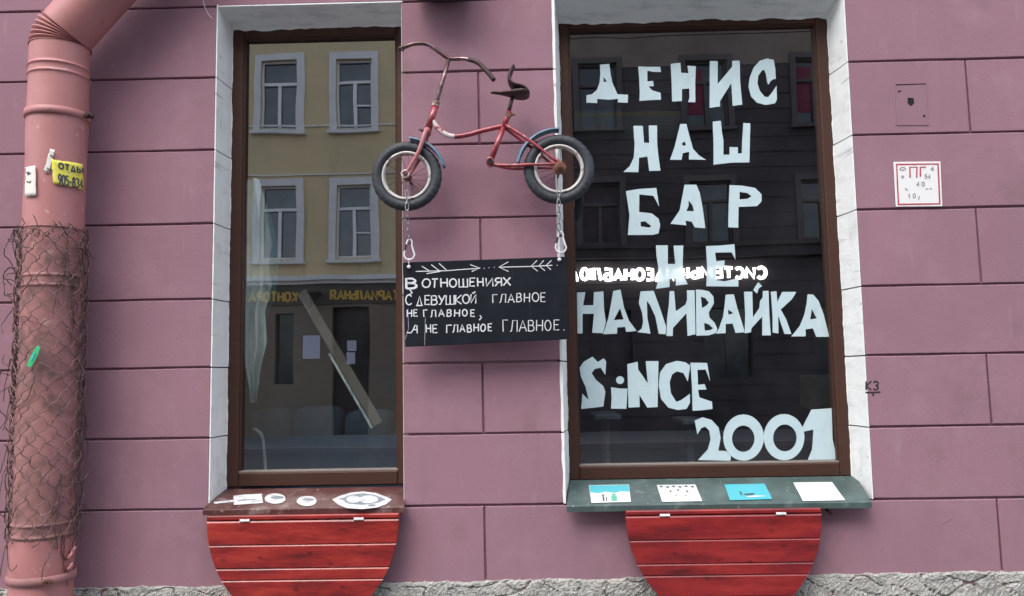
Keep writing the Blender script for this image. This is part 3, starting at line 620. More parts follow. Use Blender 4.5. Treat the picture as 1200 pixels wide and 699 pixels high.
# ------------------------------------------------------------------ hand-cut lettering behind the right pane
def Zp(ox, oy, s, pts): return [(ox+x/s, oy+y/s) for x, y in pts]
def ell(cx, cy, rx, ry, n=28): return [(cx+rx*math.cos(2*math.pi*i/n), cy+ry*math.sin(2*math.pi*i/n)) for i in range(n)]
LETTERS = [
 ('ДЕНИС', [
  (680, 60, 9.983, [[(230,160),(340,150),(355,270),(375,370),(435,505),(560,512),(555,605),(440,600),(440,560),(330,570),(195,560),(200,610),(72,605),(72,518),(140,505),(195,455),(225,370),(235,270)], [(272,305),(315,360),(272,362)]]),
  (680, 60, 9.983, [[(678,180),(780,185),(935,185),(945,245),(860,245),(785,230),(785,355),(850,350),(862,410),(800,415),(840,460),(940,490),(945,570),(800,575),(692,585),(697,480),(690,330)]]),
  (680, 60, 9.983, [[(1058,150),(1172,137),(1180,255),(1265,260),(1255,172),(1352,178),(1345,380),(1347,600),(1262,598),(1278,545),(1275,440),(1190,445),(1190,585),(1075,592),(1070,380)]]),
  (800, 60, 9.983, [[(318,118),(410,118),(410,385),(580,185),(580,115),(667,112),(672,350),(698,628),(585,642),(570,375),(435,590),(437,650),(315,665)]]),
  (800, 60, 9.983, [[(1090,330),(1085,220),(1065,105),(985,88),(900,115),(830,195),(785,310),(770,420),(800,530),(870,605),(970,632),(1080,612),(1102,570),(1100,405),(1050,480),(1000,540),(960,535),(905,470),(875,380),(885,290),(930,225),(955,222),(975,270),(990,370),(1005,395),(1030,350),(1070,325)]])]),
 ('НАШ', [
  (720, 135, 6.667, [[(148,85),(222,85),(232,218),(272,218),(268,82),(333,82),(335,230),(345,330),(360,435),(272,437),(258,325),(192,335),(188,447),(70,445),(120,400),(152,330),(158,230)]]),
  (720, 135, 6.667, [[(515,70),(563,70),(580,140),(615,265),(660,315),(715,350),(582,348),(585,288),(535,298),(525,350),(435,350),(470,250),(495,150)], [(525,225),(550,205),(558,238),(535,240)]]),
  (720, 135, 6.667, [[(768,52),(832,45),(840,130),(852,200),(852,310),(900,310),(900,250),(965,252),(965,302),(995,298),(1000,180),(1008,62),(1062,65),(1055,370),(920,372),(775,388),(775,220)]])]),
 ('БАР', [
  (720, 210, 6.667, [[(90,95),(190,78),(328,70),(350,215),(305,132),(195,120),(193,258),(290,268),(345,310),(358,360),(345,425),(300,437),(105,438),(118,280)], [(205,335),(240,330),(290,370),(270,380),(205,370)]]),
  (720, 210, 6.667, [[(548,45),(640,45),(668,110),(690,230),(710,385),(628,378),(605,335),(555,325),(562,362),(438,350),(510,245),(530,140)], [(580,170),(610,205),(622,252),(562,250),(580,210)]]),
  (720, 210, 6.667, [[(900,48),(1000,52),(1100,70),(1150,120),(1150,175),(1115,212),(970,218),(968,380),(890,378),(893,200)], [(978,100),(1040,110),(1070,135),(1040,155),(978,160)]])]),
 ('НЕ', [
  (660, 280, 7.5, [[(815,58),(920,58),(920,222),(985,222),(970,60),(1055,60),(1050,230),(1065,340),(1095,400),(990,412),(990,350),(935,355),(935,425),(815,440),(838,360),(835,250),(820,150)]]),
  (780, 280, 7.5, [[(355,65),(480,60),(605,48),(615,185),(580,120),(435,122),(445,198),(520,190),(515,250),(445,260),(445,365),(520,375),(640,345),(640,420),(358,418),(365,250)]])]),
 ('НАЛИВАЙКА', [
  (670, 330, 7.5, [[(45,98),(120,95),(100,210),(190,210),(195,95),(278,88),(285,250),(300,360),(275,455),(180,452),(195,285),(95,285),(95,458),(50,458)]]),
  (670, 330, 7.5, [[(365,85),(428,72),(460,230),(500,340),(570,435),(478,445),(470,400),(400,405),(398,460),(275,465),(320,330),(345,200)], [(425,235),(455,335),(370,340)]]),
  (670, 330, 7.5, [[(605,88),(720,82),(770,220),(830,400),(825,465),(765,460),(735,310),(690,210),(660,170),(665,320),(692,460),(575,445),(615,415),(628,360),(620,280),(590,190)]]),
  (670, 330, 7.5, [[(860,85),(900,85),(915,262),(1000,205),(1015,160),(1012,78),(1080,78),(1088,465),(1018,480),(1008,280),(890,410),(888,480),(832,480),(838,330),(855,200)]]),
  (820, 325, 7.5, [[(-33,110),(20,112),(80,125),(120,170),(125,230),(80,310),(85,355),(130,400),(155,455),(145,490),(80,512),(-30,515)], [(10,172),(50,185),(80,225),(60,250),(20,272)], [(38,402),(80,415),(118,450),(95,465),(45,470)]]),
  (820, 325, 7.5, [[(228,155),(300,152),(330,270),(390,460),(395,485),(315,490),(290,408),(228,412),(228,492),(145,497),(170,450),(205,350),(220,240)], [(250,285),(298,318),(252,330)]]),
  (820, 325, 7.5, [[(390,128),(462,128),(468,355),(525,270),(530,210),(553,180),(555,122),(605,120),(612,330),(625,512),(550,512),(550,345),(455,450),(450,485),(395,495),(400,330)]]),
  (820, 325, 7.5, [[(515,45),(548,80),(520,98),(505,145),(472,115),(490,80)]]),
  (820, 325, 7.5, [[(625,128),(675,125),(682,220),(725,130),(850,130),(810,195),(712,285),(760,370),(805,500),(745,500),(690,335),(692,495),(642,488),(640,330)]]),
  (820, 325, 7.5, [[(948,150),(1000,155),(1045,210),(1090,330),(1140,525),(1025,525),(995,450),(930,460),(932,520),(805,522),(880,430),(920,330),(940,230)], [(985,280),(1028,362),(972,372)]])]),
 ('SiNCE', [
  (670, 410, 7.0588, [[(172,58),(215,102),(265,72),(285,100),(278,210),(240,150),(190,160),(165,195),(200,250),(260,300),(278,350),(262,470),(170,482),(78,490),(88,365),(140,415),(115,310),(75,220),(65,150),(100,100)]]),
  (670, 410, 7.0588, [[(325,310),(400,322),(462,322),(452,490),(325,488),(330,400)]]),
  (670, 410, 7.0588, [ell(400, 252, 33, 33, 16)]),
  (670, 410, 7.0588, [[(460,120),(545,100),(550,165),(630,280),(612,95),(718,95),(710,475),(625,480),(560,375),(562,475),(470,480)]]),
  (670, 410, 7.0588, [[(980,130),(960,265),(925,195),(870,180),(830,205),(810,270),(820,360),(865,432),(905,418),(978,365),(978,440),(950,490),(880,500),(800,480),(740,410),(720,300),(730,190),(780,120),(870,92),(940,105)]]),
  (670, 410, 7.0588, [[(982,108),(1120,110),(1145,262),(1108,165),(1040,168),(1045,290),(1100,285),(1115,330),(1045,332),(1055,395),(1160,430),(1165,490),(1080,502),(1000,505),(995,300)]])]),
 ('2001', [
  (810, 470, 6.667, [[(28,155),(90,128),(160,150),(215,210),(230,290),(212,390),(275,392),(310,432),(308,468),(55,462),(130,380),(152,300),(140,230),(110,202),(80,212),(48,262)]]),
  (810, 470, 6.667, [ell(409, 287, 159, 181), ell(407, 296, 88, 103)]),
  (810, 470, 6.667, [ell(726, 284, 159, 181), ell(732, 290, 92, 105)]),
  (810, 470, 6.667, [[(940,68),(1098,58),(1105,300),(1140,458),(912,462),(945,380),(955,225),(880,240),(870,205)]])]),
]
for wd, glyphs in LETTERS:
    for i, (ox, oy, s, loops) in enumerate(glyphs):
        d = GY-0.0035-0.0008*(i % 3)
        b = NB(); plate(b, [[P(x, y, d) for x, y in Zp(ox, oy, s, l)] for l in loops], 0.0005)
        obj('cut_letter', b, M['letter'], win_r, label='pale hand-cut letter of the word %s' % wd, recalc=False)

# ------------------------------------------------------------------ window sills
def sill(back, front, lip_px, yb, yf, m, holes=()):
    A, B = P(*back[0], yb), P(*back[1], yb); C, D = P(*front[1], yf), P(*front[0], yf)
    zl = (A.z+B.z)/2; zf = (C.z+D.z)/2
    A.z = B.z = zl; C.z = D.z = zf
    b = NB(); t = 0.003
    n = 60
    lip = lip_px
    prev = None
    for i in range(n+1):
        s = i/n
        p0 = A.lerp(B, s); p1 = D.lerp(C, s)
        dz = 0.0018*nz((p1.x, 0, 3), 6, 1)
        e1 = p1+Vector((0, 0, dz)); m1 = p0.lerp(p1, 0.5)+Vector((0, 0, 0.0015*nz((p1.x, 4, 0), 8, 1)))
        e2 = e1+Vector((0, -0.004, -0.004)); e3 = e2+Vector((0, 0.001+0.002*nz((p1.x, 8, 0), 10, 1), -lip)); e4 = e3+Vector((0, 0.006, 0.002)); e5 = e1+Vector((0, 0.004, -0.006)); e6 = p0+Vector((0, 0, -0.006))
        cur = [b.verts.new(p) for p in (p0, m1, e1, e2, e3, e4, e5, e6)]
        if prev:
            for q in range(8): b.faces.new((prev[q], prev[(q+1) % 8], cur[(q+1) % 8], cur[q]))
        else: b.faces.new(cur)
        prev = cur
    b.faces.new(prev[::-1])
    nrm = (B-A).cross(D-A).normalized()
    if nrm.z < 0: nrm = -nrm
    return b, A, nrm
bS, s0, sn = sill([(258, 573), (474, 571)], [(238, 595.5), (474, 595.5)], 0.022, DR-0.004, -0.070, None)
sill_l = obj('window_sill', bS, M['sill_brown'], bld, label='brown painted sheet metal sill with white painted food shapes')
bS, g0, gn = sill([(668, 562), (1003, 559)], [(664, 591), (1021, 589.5)], 0.024, DR-0.004, -0.070, None)
sill_g = obj('window_sill', bS, M['sill_green'], bld, label='green painted sheet metal sill')
def on_sill(loops, p0, nrm, lift, thick):
    return [[PP(x, y, p0+nrm*lift, nrm) for x, y in l] for l in loops]
zs = lambda pts: Zp(220, 550, 4.444, pts)
def paint(name, items, mats, lbl):
    b = NB()
    for loops, lift, mi in items:
        plate(b, on_sill([zs(l) for l in loops], s0, sn, lift, 0.0006), 0.0006, sn, mi)
    obj(name, b, mats, sill_l, label=lbl, recalc=False)
WP, GP = M['white_paint'], M['grey_paint']
paint('painted_cleaver', [([[(238,138),(300,132),(386,128),(392,176),(300,182),(240,186)]], 0.003, 0), ([[(135,172),(238,160),(238,170),(140,180)]], 0.0026, 0), ([[(262,160),(352,155),(352,160),(262,165)]], 0.0036, 1)], [WP, GP], 'white painted cleaver shape')
def blob(cx, cy, rx, ry, n=22, k=0.1, sd=1): return [(cx+rx*math.cos(2*math.pi*i/n)*(1+k*nz((math.cos(2*math.pi*i/n), math.sin(2*math.pi*i/n), sd), 1.5)), cy+ry*math.sin(2*math.pi*i/n)*(1+k*nz((math.cos(2*math.pi*i/n), math.sin(2*math.pi*i/n), sd+5), 1.5))) for i in range(n)]
paint('painted_egg', [([blob(455, 153, 55, 27, sd=2)], 0.0028, 0), ([blob(465, 147, 36, 7, sd=3)], 0.0034, 1)], [WP, GP], 'white painted oval beside the cleaver')
paint('painted_egg', [([blob(620, 166, 53, 26, sd=4)], 0.0028, 0), ([blob(628, 158, 33, 6, sd=5)], 0.0034, 1)], [WP, GP], 'white painted oval in the middle of the sill')
paint('painted_plate', [([[(752,158),(790,140),(850,122),(910,116),(980,124),(1035,145),(1062,158),(1035,182),(985,200),(905,208),(830,203),(785,185)]], 0.0022, 0),
    ([[(790,156),(850,134),(915,126),(975,135),(1030,156),(990,176),(910,186),(840,180)]], 0.0028, 1), ([blob(862, 157, 36, 19, sd=6)], 0.0034, 0), ([blob(942, 157, 50, 20, sd=7)], 0.0034, 0), ([blob(958, 188, 20, 5, sd=8)], 0.0034, 1), ([blob(800,170, 22, 8, sd=9)], 0.0034, 0)], [WP, GP], 'white painted plate with two eggs')
def gsticker(corners, base, label, extra):
    root = None
    b = NB(); plate(b, on_sill([corners], g0, gn, 0.0035, 0.0006), 0.0006, gn)
    st = obj('sticker', b, base, None, recalc=False, label=label, cat='sticker', group='square stickers on the green sill')
    def uv(u, v):
        a_ = (corners[0][0]*(1-u)+corners[1][0]*u, corners[0][1]*(1-u)+corners[1][1]*u); c_ = (corners[3][0]*(1-u)+corners[2][0]*u, corners[3][1]*(1-u)+corners[2][1]*u)
        return (a_[0]*(1-v)+c_[0]*v, a_[1]*(1-v)+c_[1]*v)
    for nm, m, shapes in extra:
        b = NB()
        for sh in shapes: plate(b, on_sill([[uv(*p) for p in sh]], g0, gn, 0.0042, 0.0005), 0.0005, gn)
        obj(nm, b, m, st, recalc=False)
    return st
rc = lambda u0, v0, u1, v1: [(u0, v0), (u1, v0), (u1, v1), (u0, v1)]
el = lambda u, v, a_, c_: [(u+a_*math.cos(2*math.pi*i/10), v+c_*math.sin(2*math.pi*i/10)) for i in range(10)]
gsticker([(690, 568.8), (737, 568), (739.4, 588.3), (693, 589.6)], M['sticker'], 'sticker with a turquoise upper band above white and small figures', [
    ('printed_band', M['turquoise'], [[(0.01, 0.02), (.99, 0.02), (.99, .42), (.8, .36), (.62, .46), (.4, .38), (.2, .46), (.01, .38)]]), ('printed_figure', M['green_ink'], [rc(.52, .62, .66, .92), el(.59, .56, .05, .06)]), ('printed_figure', M['ink'], [rc(.3, .64, .34, .92), rc(.38, .7, .41, .9), el(.32, .58, .03, .05)])])
gsticker([(769.6, 568.5), (815, 568), (823, 587.4), (776, 588.3)], M['sticker'], 'white sticker sprinkled with small dark dots', [
    ('printed_dot', M['ink'], [sh]) for sh in [el(.1+.16*i, .1+.03*(i % 2), .045, .05) for i in range(6)]+[el(.3, .38, .03, .05), el(.5, .32, .03, .05), el(.72, .4, .03, .05), el(.4, .62, .02, .03), el(.65, .66, .02, .03)]])
gsticker([(849, 568), (896, 567), (905, 585), (855.4, 586.4)], M['turquoise'], 'turquoise sticker with a small dark boat mark', [
    ('printed_boat', M['ink'], [[(.36, .62), (.66, .58), (.6, .7), (.42, .72)], [(.3, .45), (.34, .45), (.34, .7), (.3, .7)]]), ('printed_spray', M['sticker'], [[(.4, .78), (.7, .74), (.9, .8), (.5, .84)]])])
gsticker([(929.5, 565.6), (975, 565), (990.6, 586.4), (941, 587.4)], M['sticker'], 'plain white sticker nearest the right end of the green sill', [
    ('printed_line', M['sign_white'], [rc(.1, .1, .9, .14)])])

# ------------------------------------------------------------------ folding half-round tables
def folding_table(cx, top, label):
    p0 = P(cx, top, -0.088); k = 3.612/F_PX
    W = 111.5*k; H = 122*k; yf, yb = -0.090, -0.064
    root = empty('folding_table', (p0.x, yb, p0.z-H), label, 'table', 'half-round folding tables under the windows')
    b = NB(); cbox(b, p0.x-W, p0.x+W, yf+0.001, -0.0005, p0.z-5.6*k, p0.z, 0.005); obj('rail', b, M['red_wood'], root)
    b = NB(); zt = p0.z-6.4*k
    edges = [0, 27.0, 53.5, 66.5, 90.0, 116.5]
    def hw(h): return W*math.sqrt(max(0, 1-(h/H)**2))
    for i in range(len(edges)-1):
        h0, h1 = edges[i]*k+0.0006, (edges[i+1])*k-0.0016
        h1 = min(h1, H*0.998)
        n = 10
        left = [(-hw(h0+(h1-h0)*j/n), h0+(h1-h0)*j/n) for j in range(n+1)]
        loop = left+[(-x, h) for x, h in reversed(left)]
        c = 0.0045
        def ins(x, h): return (x*(1-c/W*0.8), min(max(h, h0+0.0060), h1-0.0012))
        fr = [b.verts.new((p0.x+ins(x, h)[0], yf, zt-ins(x, h)[1])) for x, h in loop]
        md = [b.verts.new((p0.x+x, yf+0.0045, zt-h)) for x, h in loop]
        bk = [b.verts.new((p0.x+x, yb, zt-h)) for x, h in loop]
        m_ = len(loop)
        b.faces.new(fr); b.faces.new(bk[::-1])
        for r0, r1 in ((fr, md), (md, bk)):
            for j in range(m_): b.faces.new((r0[j], r0[(j+1) % m_], r1[(j+1) % m_], r1[j]))
    leaf = obj('leaf', b, M['red_wood'], root)
    b = NB(); box(b, p0.x-W*0.7, p0.x-W*0.6, yb+0.0005, -0.0005, zt-0.20, zt-0.02); obj('support_bracket', b, M['dark_metal'], root)
    b = NB(); box(b, p0.x+W*0.6, p0.x+W*0.7, yb+0.0005, -0.0005, zt-0.20, zt-0.02); obj('support_bracket', b, M['dark_metal'], root)
    for sx in (-0.60, 0.585):
        b = NB(); cbox(b, p0.x+sx*W-5.6*k, p0.x+sx*W+5.6*k, yf-0.003, yf+0.004, zt-0.003, zt+1.6*k+0.003, 0.0012)
        tube(b, [(p0.x+sx*W-5.6*k, yf-0.003, zt+0.002), (p0.x+sx*W+5.6*k, yf-0.003, zt+0.002)], 0.0032, 8)
        obj('hinge', b, M['white_coated'], root)
    return root, p0
t1, tp = folding_table(354.6, 603.5, 'red half-round folding table hanging under the brown sill')
tq = P(847.6, 597.3, -0.088)
t2 = copy_tree(t1, tq-tp)
t2['label'] = 'red half-round folding table hanging under the green sill'
for o_ in kids(t2):
    if o_.name.startswith(('leaf', 'rail')):          # its own boards: the grain runs differently
        o_.data = o_.data.copy()
        o_.rotation_euler = (0, 0, 0)
        mm = M['red_wood'].copy(); mm.name = 'red_stained_wood_darker'
        for nd in mm.node_tree.nodes:
            if nd.type == 'MAPPING': nd.inputs['Location'].default_value = (4.3, 2.1, 7.7)
            if nd.type == 'VALTORGB':
                nd.color_ramp.elements[0].color = (0.085, 0.009, 0.011, 1); nd.color_ramp.elements[1].color = (0.21, 0.015, 0.017, 1); nd.color_ramp.elements[2].color = (0.31, 0.026, 0.024, 1)
        o_.data.materials[0] = mm
b = NB(); pz = P(971, 600, -0.03); tube(b, [pz+Vector((0, 0.028, 0.01)), pz, pz+Vector((0.01, -0.004, -0.012))], 0.006, 8)
obj('latch', b, M['rust'], t2)

# ------------------------------------------------------------------ drainpipe
PR = 0.124
PY = -PR-0.045
pc = P(66, 190, PY); PX = pc.x
zpx = lambda y: P(66-(y-190)*0.041, y, PY-PR).z
pipe = empty('drainpipe', (PX, PY, 0), 'salmon painted drainpipe with an elbow, lower half wrapped in wire netting', 'drainpipe')
def pipe_prof(z0, z1, ridges, r=PR, step=0.02):
    prof = []; n = int((z1-z0)/step)
    zsamp = [z0+(z1-z0)*i/n for i in range(n+1)]
    for zr in ridges: zsamp += [zr+d for d in (-0.012, -0.008, -0.004, 0, 0.004, 0.008, 0.012)]
    for zz in sorted(zsamp):
        rr = r
        for zr in ridges: rr += 0.0065*math.exp(-((zz-zr)/0.0055)**2)
        prof.append((rr, zz))
    return prof
def dented(b, amp, sd):
    for v in b.verts:
        d = Vector((v.co.x-PX, v.co.y-PY, 0))
        if d.length > 1e-6: v.co += d.normalized()*amp*nz((v.co.x*1.0, v.co.y, v.co.z), 4.5, sd)
z_el = zpx(44)
z_split = zpx(264)
b = NB(); lathe(b, pipe_prof(z_split, z_el, [zpx(70), zpx(80)], PR), (PX, PY, 0), 56); dented(b, 0.004, 3)
obj('upper_section', b, M['pipe'], pipe, smooth=True)
b = NB(); zb_ = zpx(640); lathe(b, pipe_prof(zb_, z_split+0.02, [zpx(321), zpx(333), zpx(618), zpx(632)], PR-0.004), (PX, PY, 0), 56); dented(b, 0.006, 9)
obj('netted_section', b, M['pipe_dusty'], pipe, smooth=True)
b = NB(); lathe(b, pipe_prof(0.16, zb_+0.015, [], PR+0.001), (PX, PY, 0), 56); dented(b, 0.007, 5)
obj('lower_section', b, M['pipe'], pipe, smooth=True)
# accordion elbow bending up to the right
PHI = R_(41); RE = PR
def ring_at(b, c, t, r, n=56, jit=0):
    ax = Vector((math.cos(t), 0, -math.sin(t))); ay = Vector((0, 1, 0))
    return [b.verts.new(c+ax*r*math.cos(2*math.pi*j/n)+ay*r*math.sin(2*math.pi*j/n)) for j in range(n)]
def bridge(b, rings):
    for r0, r1 in zip(rings, rings[1:]):
        n = len(r0)
        for j in range(n): b.faces.new((r0[j], r0[(j+1) % n], r1[(j+1) % n], r1[j]))
b = NB(); piv = Vector((PX+PR+0.004, PY, z_el)); rings = []
steps = 72
for i in range(steps+1):
    t = PHI*i/steps
    c = piv+Vector((-math.cos(t), 0, math.sin(t)))*(PR+0.004)
    ph = i/steps*6.0
    rings.append(ring_at(b, c, t, PR+0.004-0.022*(1-abs(math.cos(math.pi*ph)))**1.2))
bridge(b, rings)
elbow = obj('elbow', b, M['pipe'], pipe, smooth=True)
b = NB(); rings = []
dirv = Vector((math.sin(PHI), 0, math.cos(PHI))); c0 = piv+Vector((-math.cos(PHI), 0, math.sin(PHI)))*(PR+0.004)
for i in range(24): rings.append(ring_at(b, c0+dirv*(0.05*i-0.004)+Vector((0, 0.0, 0)), PHI, PR-0.004+(0.006*math.exp(-((0.05*i-0.55)/0.03)**2))))
bridge(b, rings); obj('slanted_section', b, M['pipe'], pipe, smooth=True)
def clamp(py, bolt_side):
    z_ = zpx(py); b = NB(); lathe(b, [(PR+0.003, z_-0.017), (PR+0.009, z_-0.016), (PR+0.010, z_), (PR+0.009, z_+0.016), (PR+0.003, z_+0.017)], (PX, PY, 0), 56)
    tube(b, [(PX+0.02, PY+PR*0.8, z_), (PX+0.02, 0.03, z_)], 0.012, 10)
    c = obj('clamp', b, M['pipe'] if py < 400 else M['pipe_dusty'], pipe, smooth=True)
    b = NB()
    ang = R_(-6) if bolt_side > 0 else R_(-52)
    q = Vector((PX+math.cos(ang)*(PR+0.012), PY+math.sin(ang)*(PR+0.012), z_))
    out_ = Vector((math.cos(ang), math.sin(ang), 0)); tan = Vector((-math.sin(ang), math.cos(ang), 0))
    for s in (-1, 1):
        v0 = q+tan*s*0.007
        tube(b, [v0-out_*0.006+Vector((0, 0, 0.0)), v0+out_*0.03], 0.012, 6, flat=(tan, 0.2))
    cyl(b, q+out_*0.016-tan*0.022, q+out_*0.016+tan*0.024, 0.0055, 8); cyl(b, q+out_*0.016+tan*0.012, q+out_*0.016+tan*0.02, 0.011, 6); cyl(b, q+out_*0.016-tan*0.02, q+out_*0.016-tan*0.012, 0.011, 6)
    obj('bolt', b, M['dark_metal'] if py < 400 else M['rust'], c)
clamp(127, 1); clamp(683, -1)
b = NB()
for (px_, py_) in ((80, 655), (84, 648), (80, 668)):
    q = PC(px_-2, py_, PX, PY, PR); tube(b, [q, q+Vector((0.02, -0.012, 0.008)), q+Vector((0.028, -0.004, 0.03))], [0.006, 0.009, 0.005], 8)
obj('torn_seam', b, M['pipe'], pipe, smooth=True)

# wire netting wrapped round the lower half
def on_pipe(th, z_, r): return Vector((PX+math.cos(th)*r, PY+math.sin(th)*r, z_))
b = NB()
zt_, zb2 = zpx(266), zpx(650)
cell = 0.085; NW = 12; pitch = 2*math.pi/NW
kk = pitch/cell*1.1
for fam in (-1, 1):
    for i in range(NW):
        th0 = i*pitch+(0.1 if fam > 0 else 0)
        pts = []; z_ = zt_+random.uniform(-0.05, 0.03); rise = random.uniform(0, 10)
        while z_ > zb2+random.uniform(0, 0.05):
            frac = (zt_-z_)
            th = th0+fam*kk*frac+0.13*nz((fam*3, i, z_), 6, 2)+0.045*math.asin(math.sin(math.pi*2*frac/cell*2))
            r = PR+0.016+0.010*nz((i*3.3, fam, z_), 9, 4)+0.012*max(0, nz((i, fam*2, z_), 3, 7))
            pts.append(on_pipe(th, z_+0.014*nz((i*5.1, fam*7, z_), 14, 1), max(PR+0.004, r))); z_ -= 0.013
        if len(pts) > 2: tube(b, pts, 0.0023, 6, mi=0)
netting = empty('wire_netting', (PX, PY-PR, zb2), 'rusty torn wire netting wrapped around the lower drainpipe', 'netting')
obj('wrapped_mesh', b, M['wire_pale'], netting, smooth=True)
b = NB()
for i in range(110):                    # loose ends and tangles down both sides
    side = -1 if i % 5 < 3 else 1
    z_ = random.uniform(zb2+0.02, zt_) if i > 24 else random.uniform(zt_-0.35, zt_+0.03)
    th = (math.pi if side < 0 else 0)+random.uniform(-0.75, 0.35)*(1 if side > 0 else -1)
    r = PR+random.uniform(0.006, 0.02); pts = []
    dth = random.uniform(-0.05, 0.05); dz = random.uniform(-0.022, 0.012); dr = random.uniform(-0.002, 0.004)
    for j in range(random.randint(7, 16)):
        pts.append(on_pipe(th, z_, r))
        dth += random.uniform(-0.05, 0.05); dz += random.uniform(-0.010, 0.010); dr += random.uniform(-0.004, 0.004)
        dz = max(-0.03, min(0.025, dz)); dth = max(-.11, min(.11, dth))
        th += dth; z_ += dz; r = max(PR+0.006, min(PR+0.06, r+dr))
    tube(b, smooth_path(pts, 3), 0.0019, 5)
for side in (-1, 1):                   # the two vertical selvage wires, twisted
    for q in range(2):
        pts = []; z_ = zt_+0.01
        while z_ > zb2-0.01:
            th = (math.pi+0.12 if side < 0 else -0.10)+0.10*nz((side, q*4, z_), 7, 3)
            pts.append(on_pipe(th, z_, PR+0.018+0.014*math.sin(z_*95+q*3.1)*0.5+0.016*nz((side*2, q, z_), 5, 9))); z_ -= 0.011
        tube(b, pts, 0.0021, 5)
for i in range(16):                    # frayed top edge
    th = -math.pi*(i+0.5)/16; pts = []; r = PR+0.012; z_ = zt_-0.03+random.uniform(-.02, .02)
    for j in range(8):
        pts.append(on_pipe(th, z_, r)); th += random.uniform(-0.09, 0.09); z_ += random.uniform(-0.004, 0.017); r = max(PR+0.006, r+random.uniform(-0.005, 0.006))
    tube(b, smooth_path(pts, 3), 0.0019, 5)
obj('loose_wire', b, M['wire'], netting, smooth=True)

# papers pasted on the pipe
def wrap_plate(loop, lift, mat_, name, parent=None, grid=8, **kw):
    "four-cornered paper bent round the pipe"
    b = NB(); A, B_, C, D = loop; vs = []
    for i in range(grid+1):
        row = []
        for j in range(grid+1):
            u, v = i/grid, j/grid
            x = (A[0]*(1-u)+B_[0]*u)*(1-v)+(D[0]*(1-u)+C[0]*u)*v; y = (A[1]*(1-u)+B_[1]*u)*(1-v)+(D[1]*(1-u)+C[1]*u)*v
            jx = jy = 0
            if i in (0, grid): jx = 1.0*nz((x, y, 2), 0.4)
            if j in (0, grid): jy = 1.0*nz((x, y, 8), 0.4)
            row.append(b.verts.new(PC(x+jx, y+jy, PX, PY, PR+lift)))
        vs.append(row)
    for i in range(grid):
        for j in range(grid): b.faces.new((vs[i][j], vs[i][j+1], vs[i+1][j+1], vs[i+1][j]))
    bmesh.ops.recalc_face_normals(b, faces=b.faces[:])
    bmesh.ops.solidify(b, geom=b.faces[:], thickness=-0.0006)
    return obj(name, b, mat_, parent, smooth=True, **kw)
def wrap_strokes(lines, r, lift):
    b = NB()
    for l in lines:
        q = [PC(x, y, PX, PY, PR+lift) for x, y in l]
        if len(q) < 2: continue
        n_ = Vector((q[0].x-PX, q[0].y-PY, 0)).normalized(); tube(b, q, r, 6, flat=(n_, 0.3))
    return b
fl = wrap_plate([(60, 186.5), (97.5, 193), (98, 222.5), (62, 215)], 0.009, M['yellow_paper'], 'paper_flyer', label='yellow paper flyer with black print pasted on the drainpipe', cat='flyer')
obj('print', wrap_strokes(word('ОТДЫ', 69, 97, 191, 197, 197.5, 203), 0.0042, 0.0105), M['ink'], fl)
obj('print', wrap_strokes(word('905-834', 68.5, 97, 204, 211, 216, 221, gap=0.22), 0.0034, 0.0105), M['ink'], fl)
obj('print', wrap_strokes([[(79, 202.2), (93, 205.4)]], 0.0016, 0.0105), M['sign_grey'], fl)
fs = wrap_plate([(30.5, 196), (41.5, 194), (42.5, 229.5), (28.8, 230.5)], 0.009, M['paper'], 'paper_scrap', label='white torn paper scrap on the left side of the drainpipe', cat='paper scrap', group='paper scraps on the drainpipe')
for l_ in ([[(31, 203), (34, 202)], [(32, 205), (36, 203)]], [[(31, 213), (35, 214), (36, 212)]]): obj('print', wrap_strokes(l_, 0.0035, 0.0105), M['ink'], fs)
fs = wrap_plate([(59, 174.5), (64, 176), (57, 203), (51, 201)], 0.0082, M['paper'], 'paper_scrap', label='narrow pale paper strip beside the yellow flyer', cat='paper scrap', group='paper scraps on the drainpipe')
for l_ in ([[(59, 182), (62, 184)]], [[(55, 197), (58, 199), (55, 201)]]): obj('print', wrap_strokes(l_, 0.003, 0.0105), M['ink'], fs)
# green tag caught in the netting
b = NB(); q0, q1 = PC(33.5, 430, PX, PY, PR+0.03), PC(44.5, 407, PX, PY, PR+0.03); ax = (q1-q0).normalized(); sd_ = ax.cross(Vector((0, -1, 0))).normalized()
hw_ = 0.0135
loop = [q0-sd_*hw_*0.75, q0+sd_*hw_*0.8, q0.lerp(q1, .5)+sd_*hw_*1.05, q1+sd_*hw_*0.8, q1+ax*0.004, q1-sd_*hw_*0.7, q0.lerp(q1, .4)-sd_*hw_]
plate(b, [loop], 0.004); bevelled(b, 0.001, 1)
tg = obj('plastic_tag', b, M['green_plastic'], label='bright green plastic tag caught in the wire netting', cat='tag')
b = NB(); m0 = q0.lerp(q1, .3)+Vector((0, -0.0015, 0)); m1 = q0.lerp(q1, .7)+Vector((0, -0.0015, 0)); tube(b, [m0, m1], 0.0035, 6, flat=(Vector((0, -1, 0)), .4)); obj('highlight_stripe', b, M['turquoise'], tg)

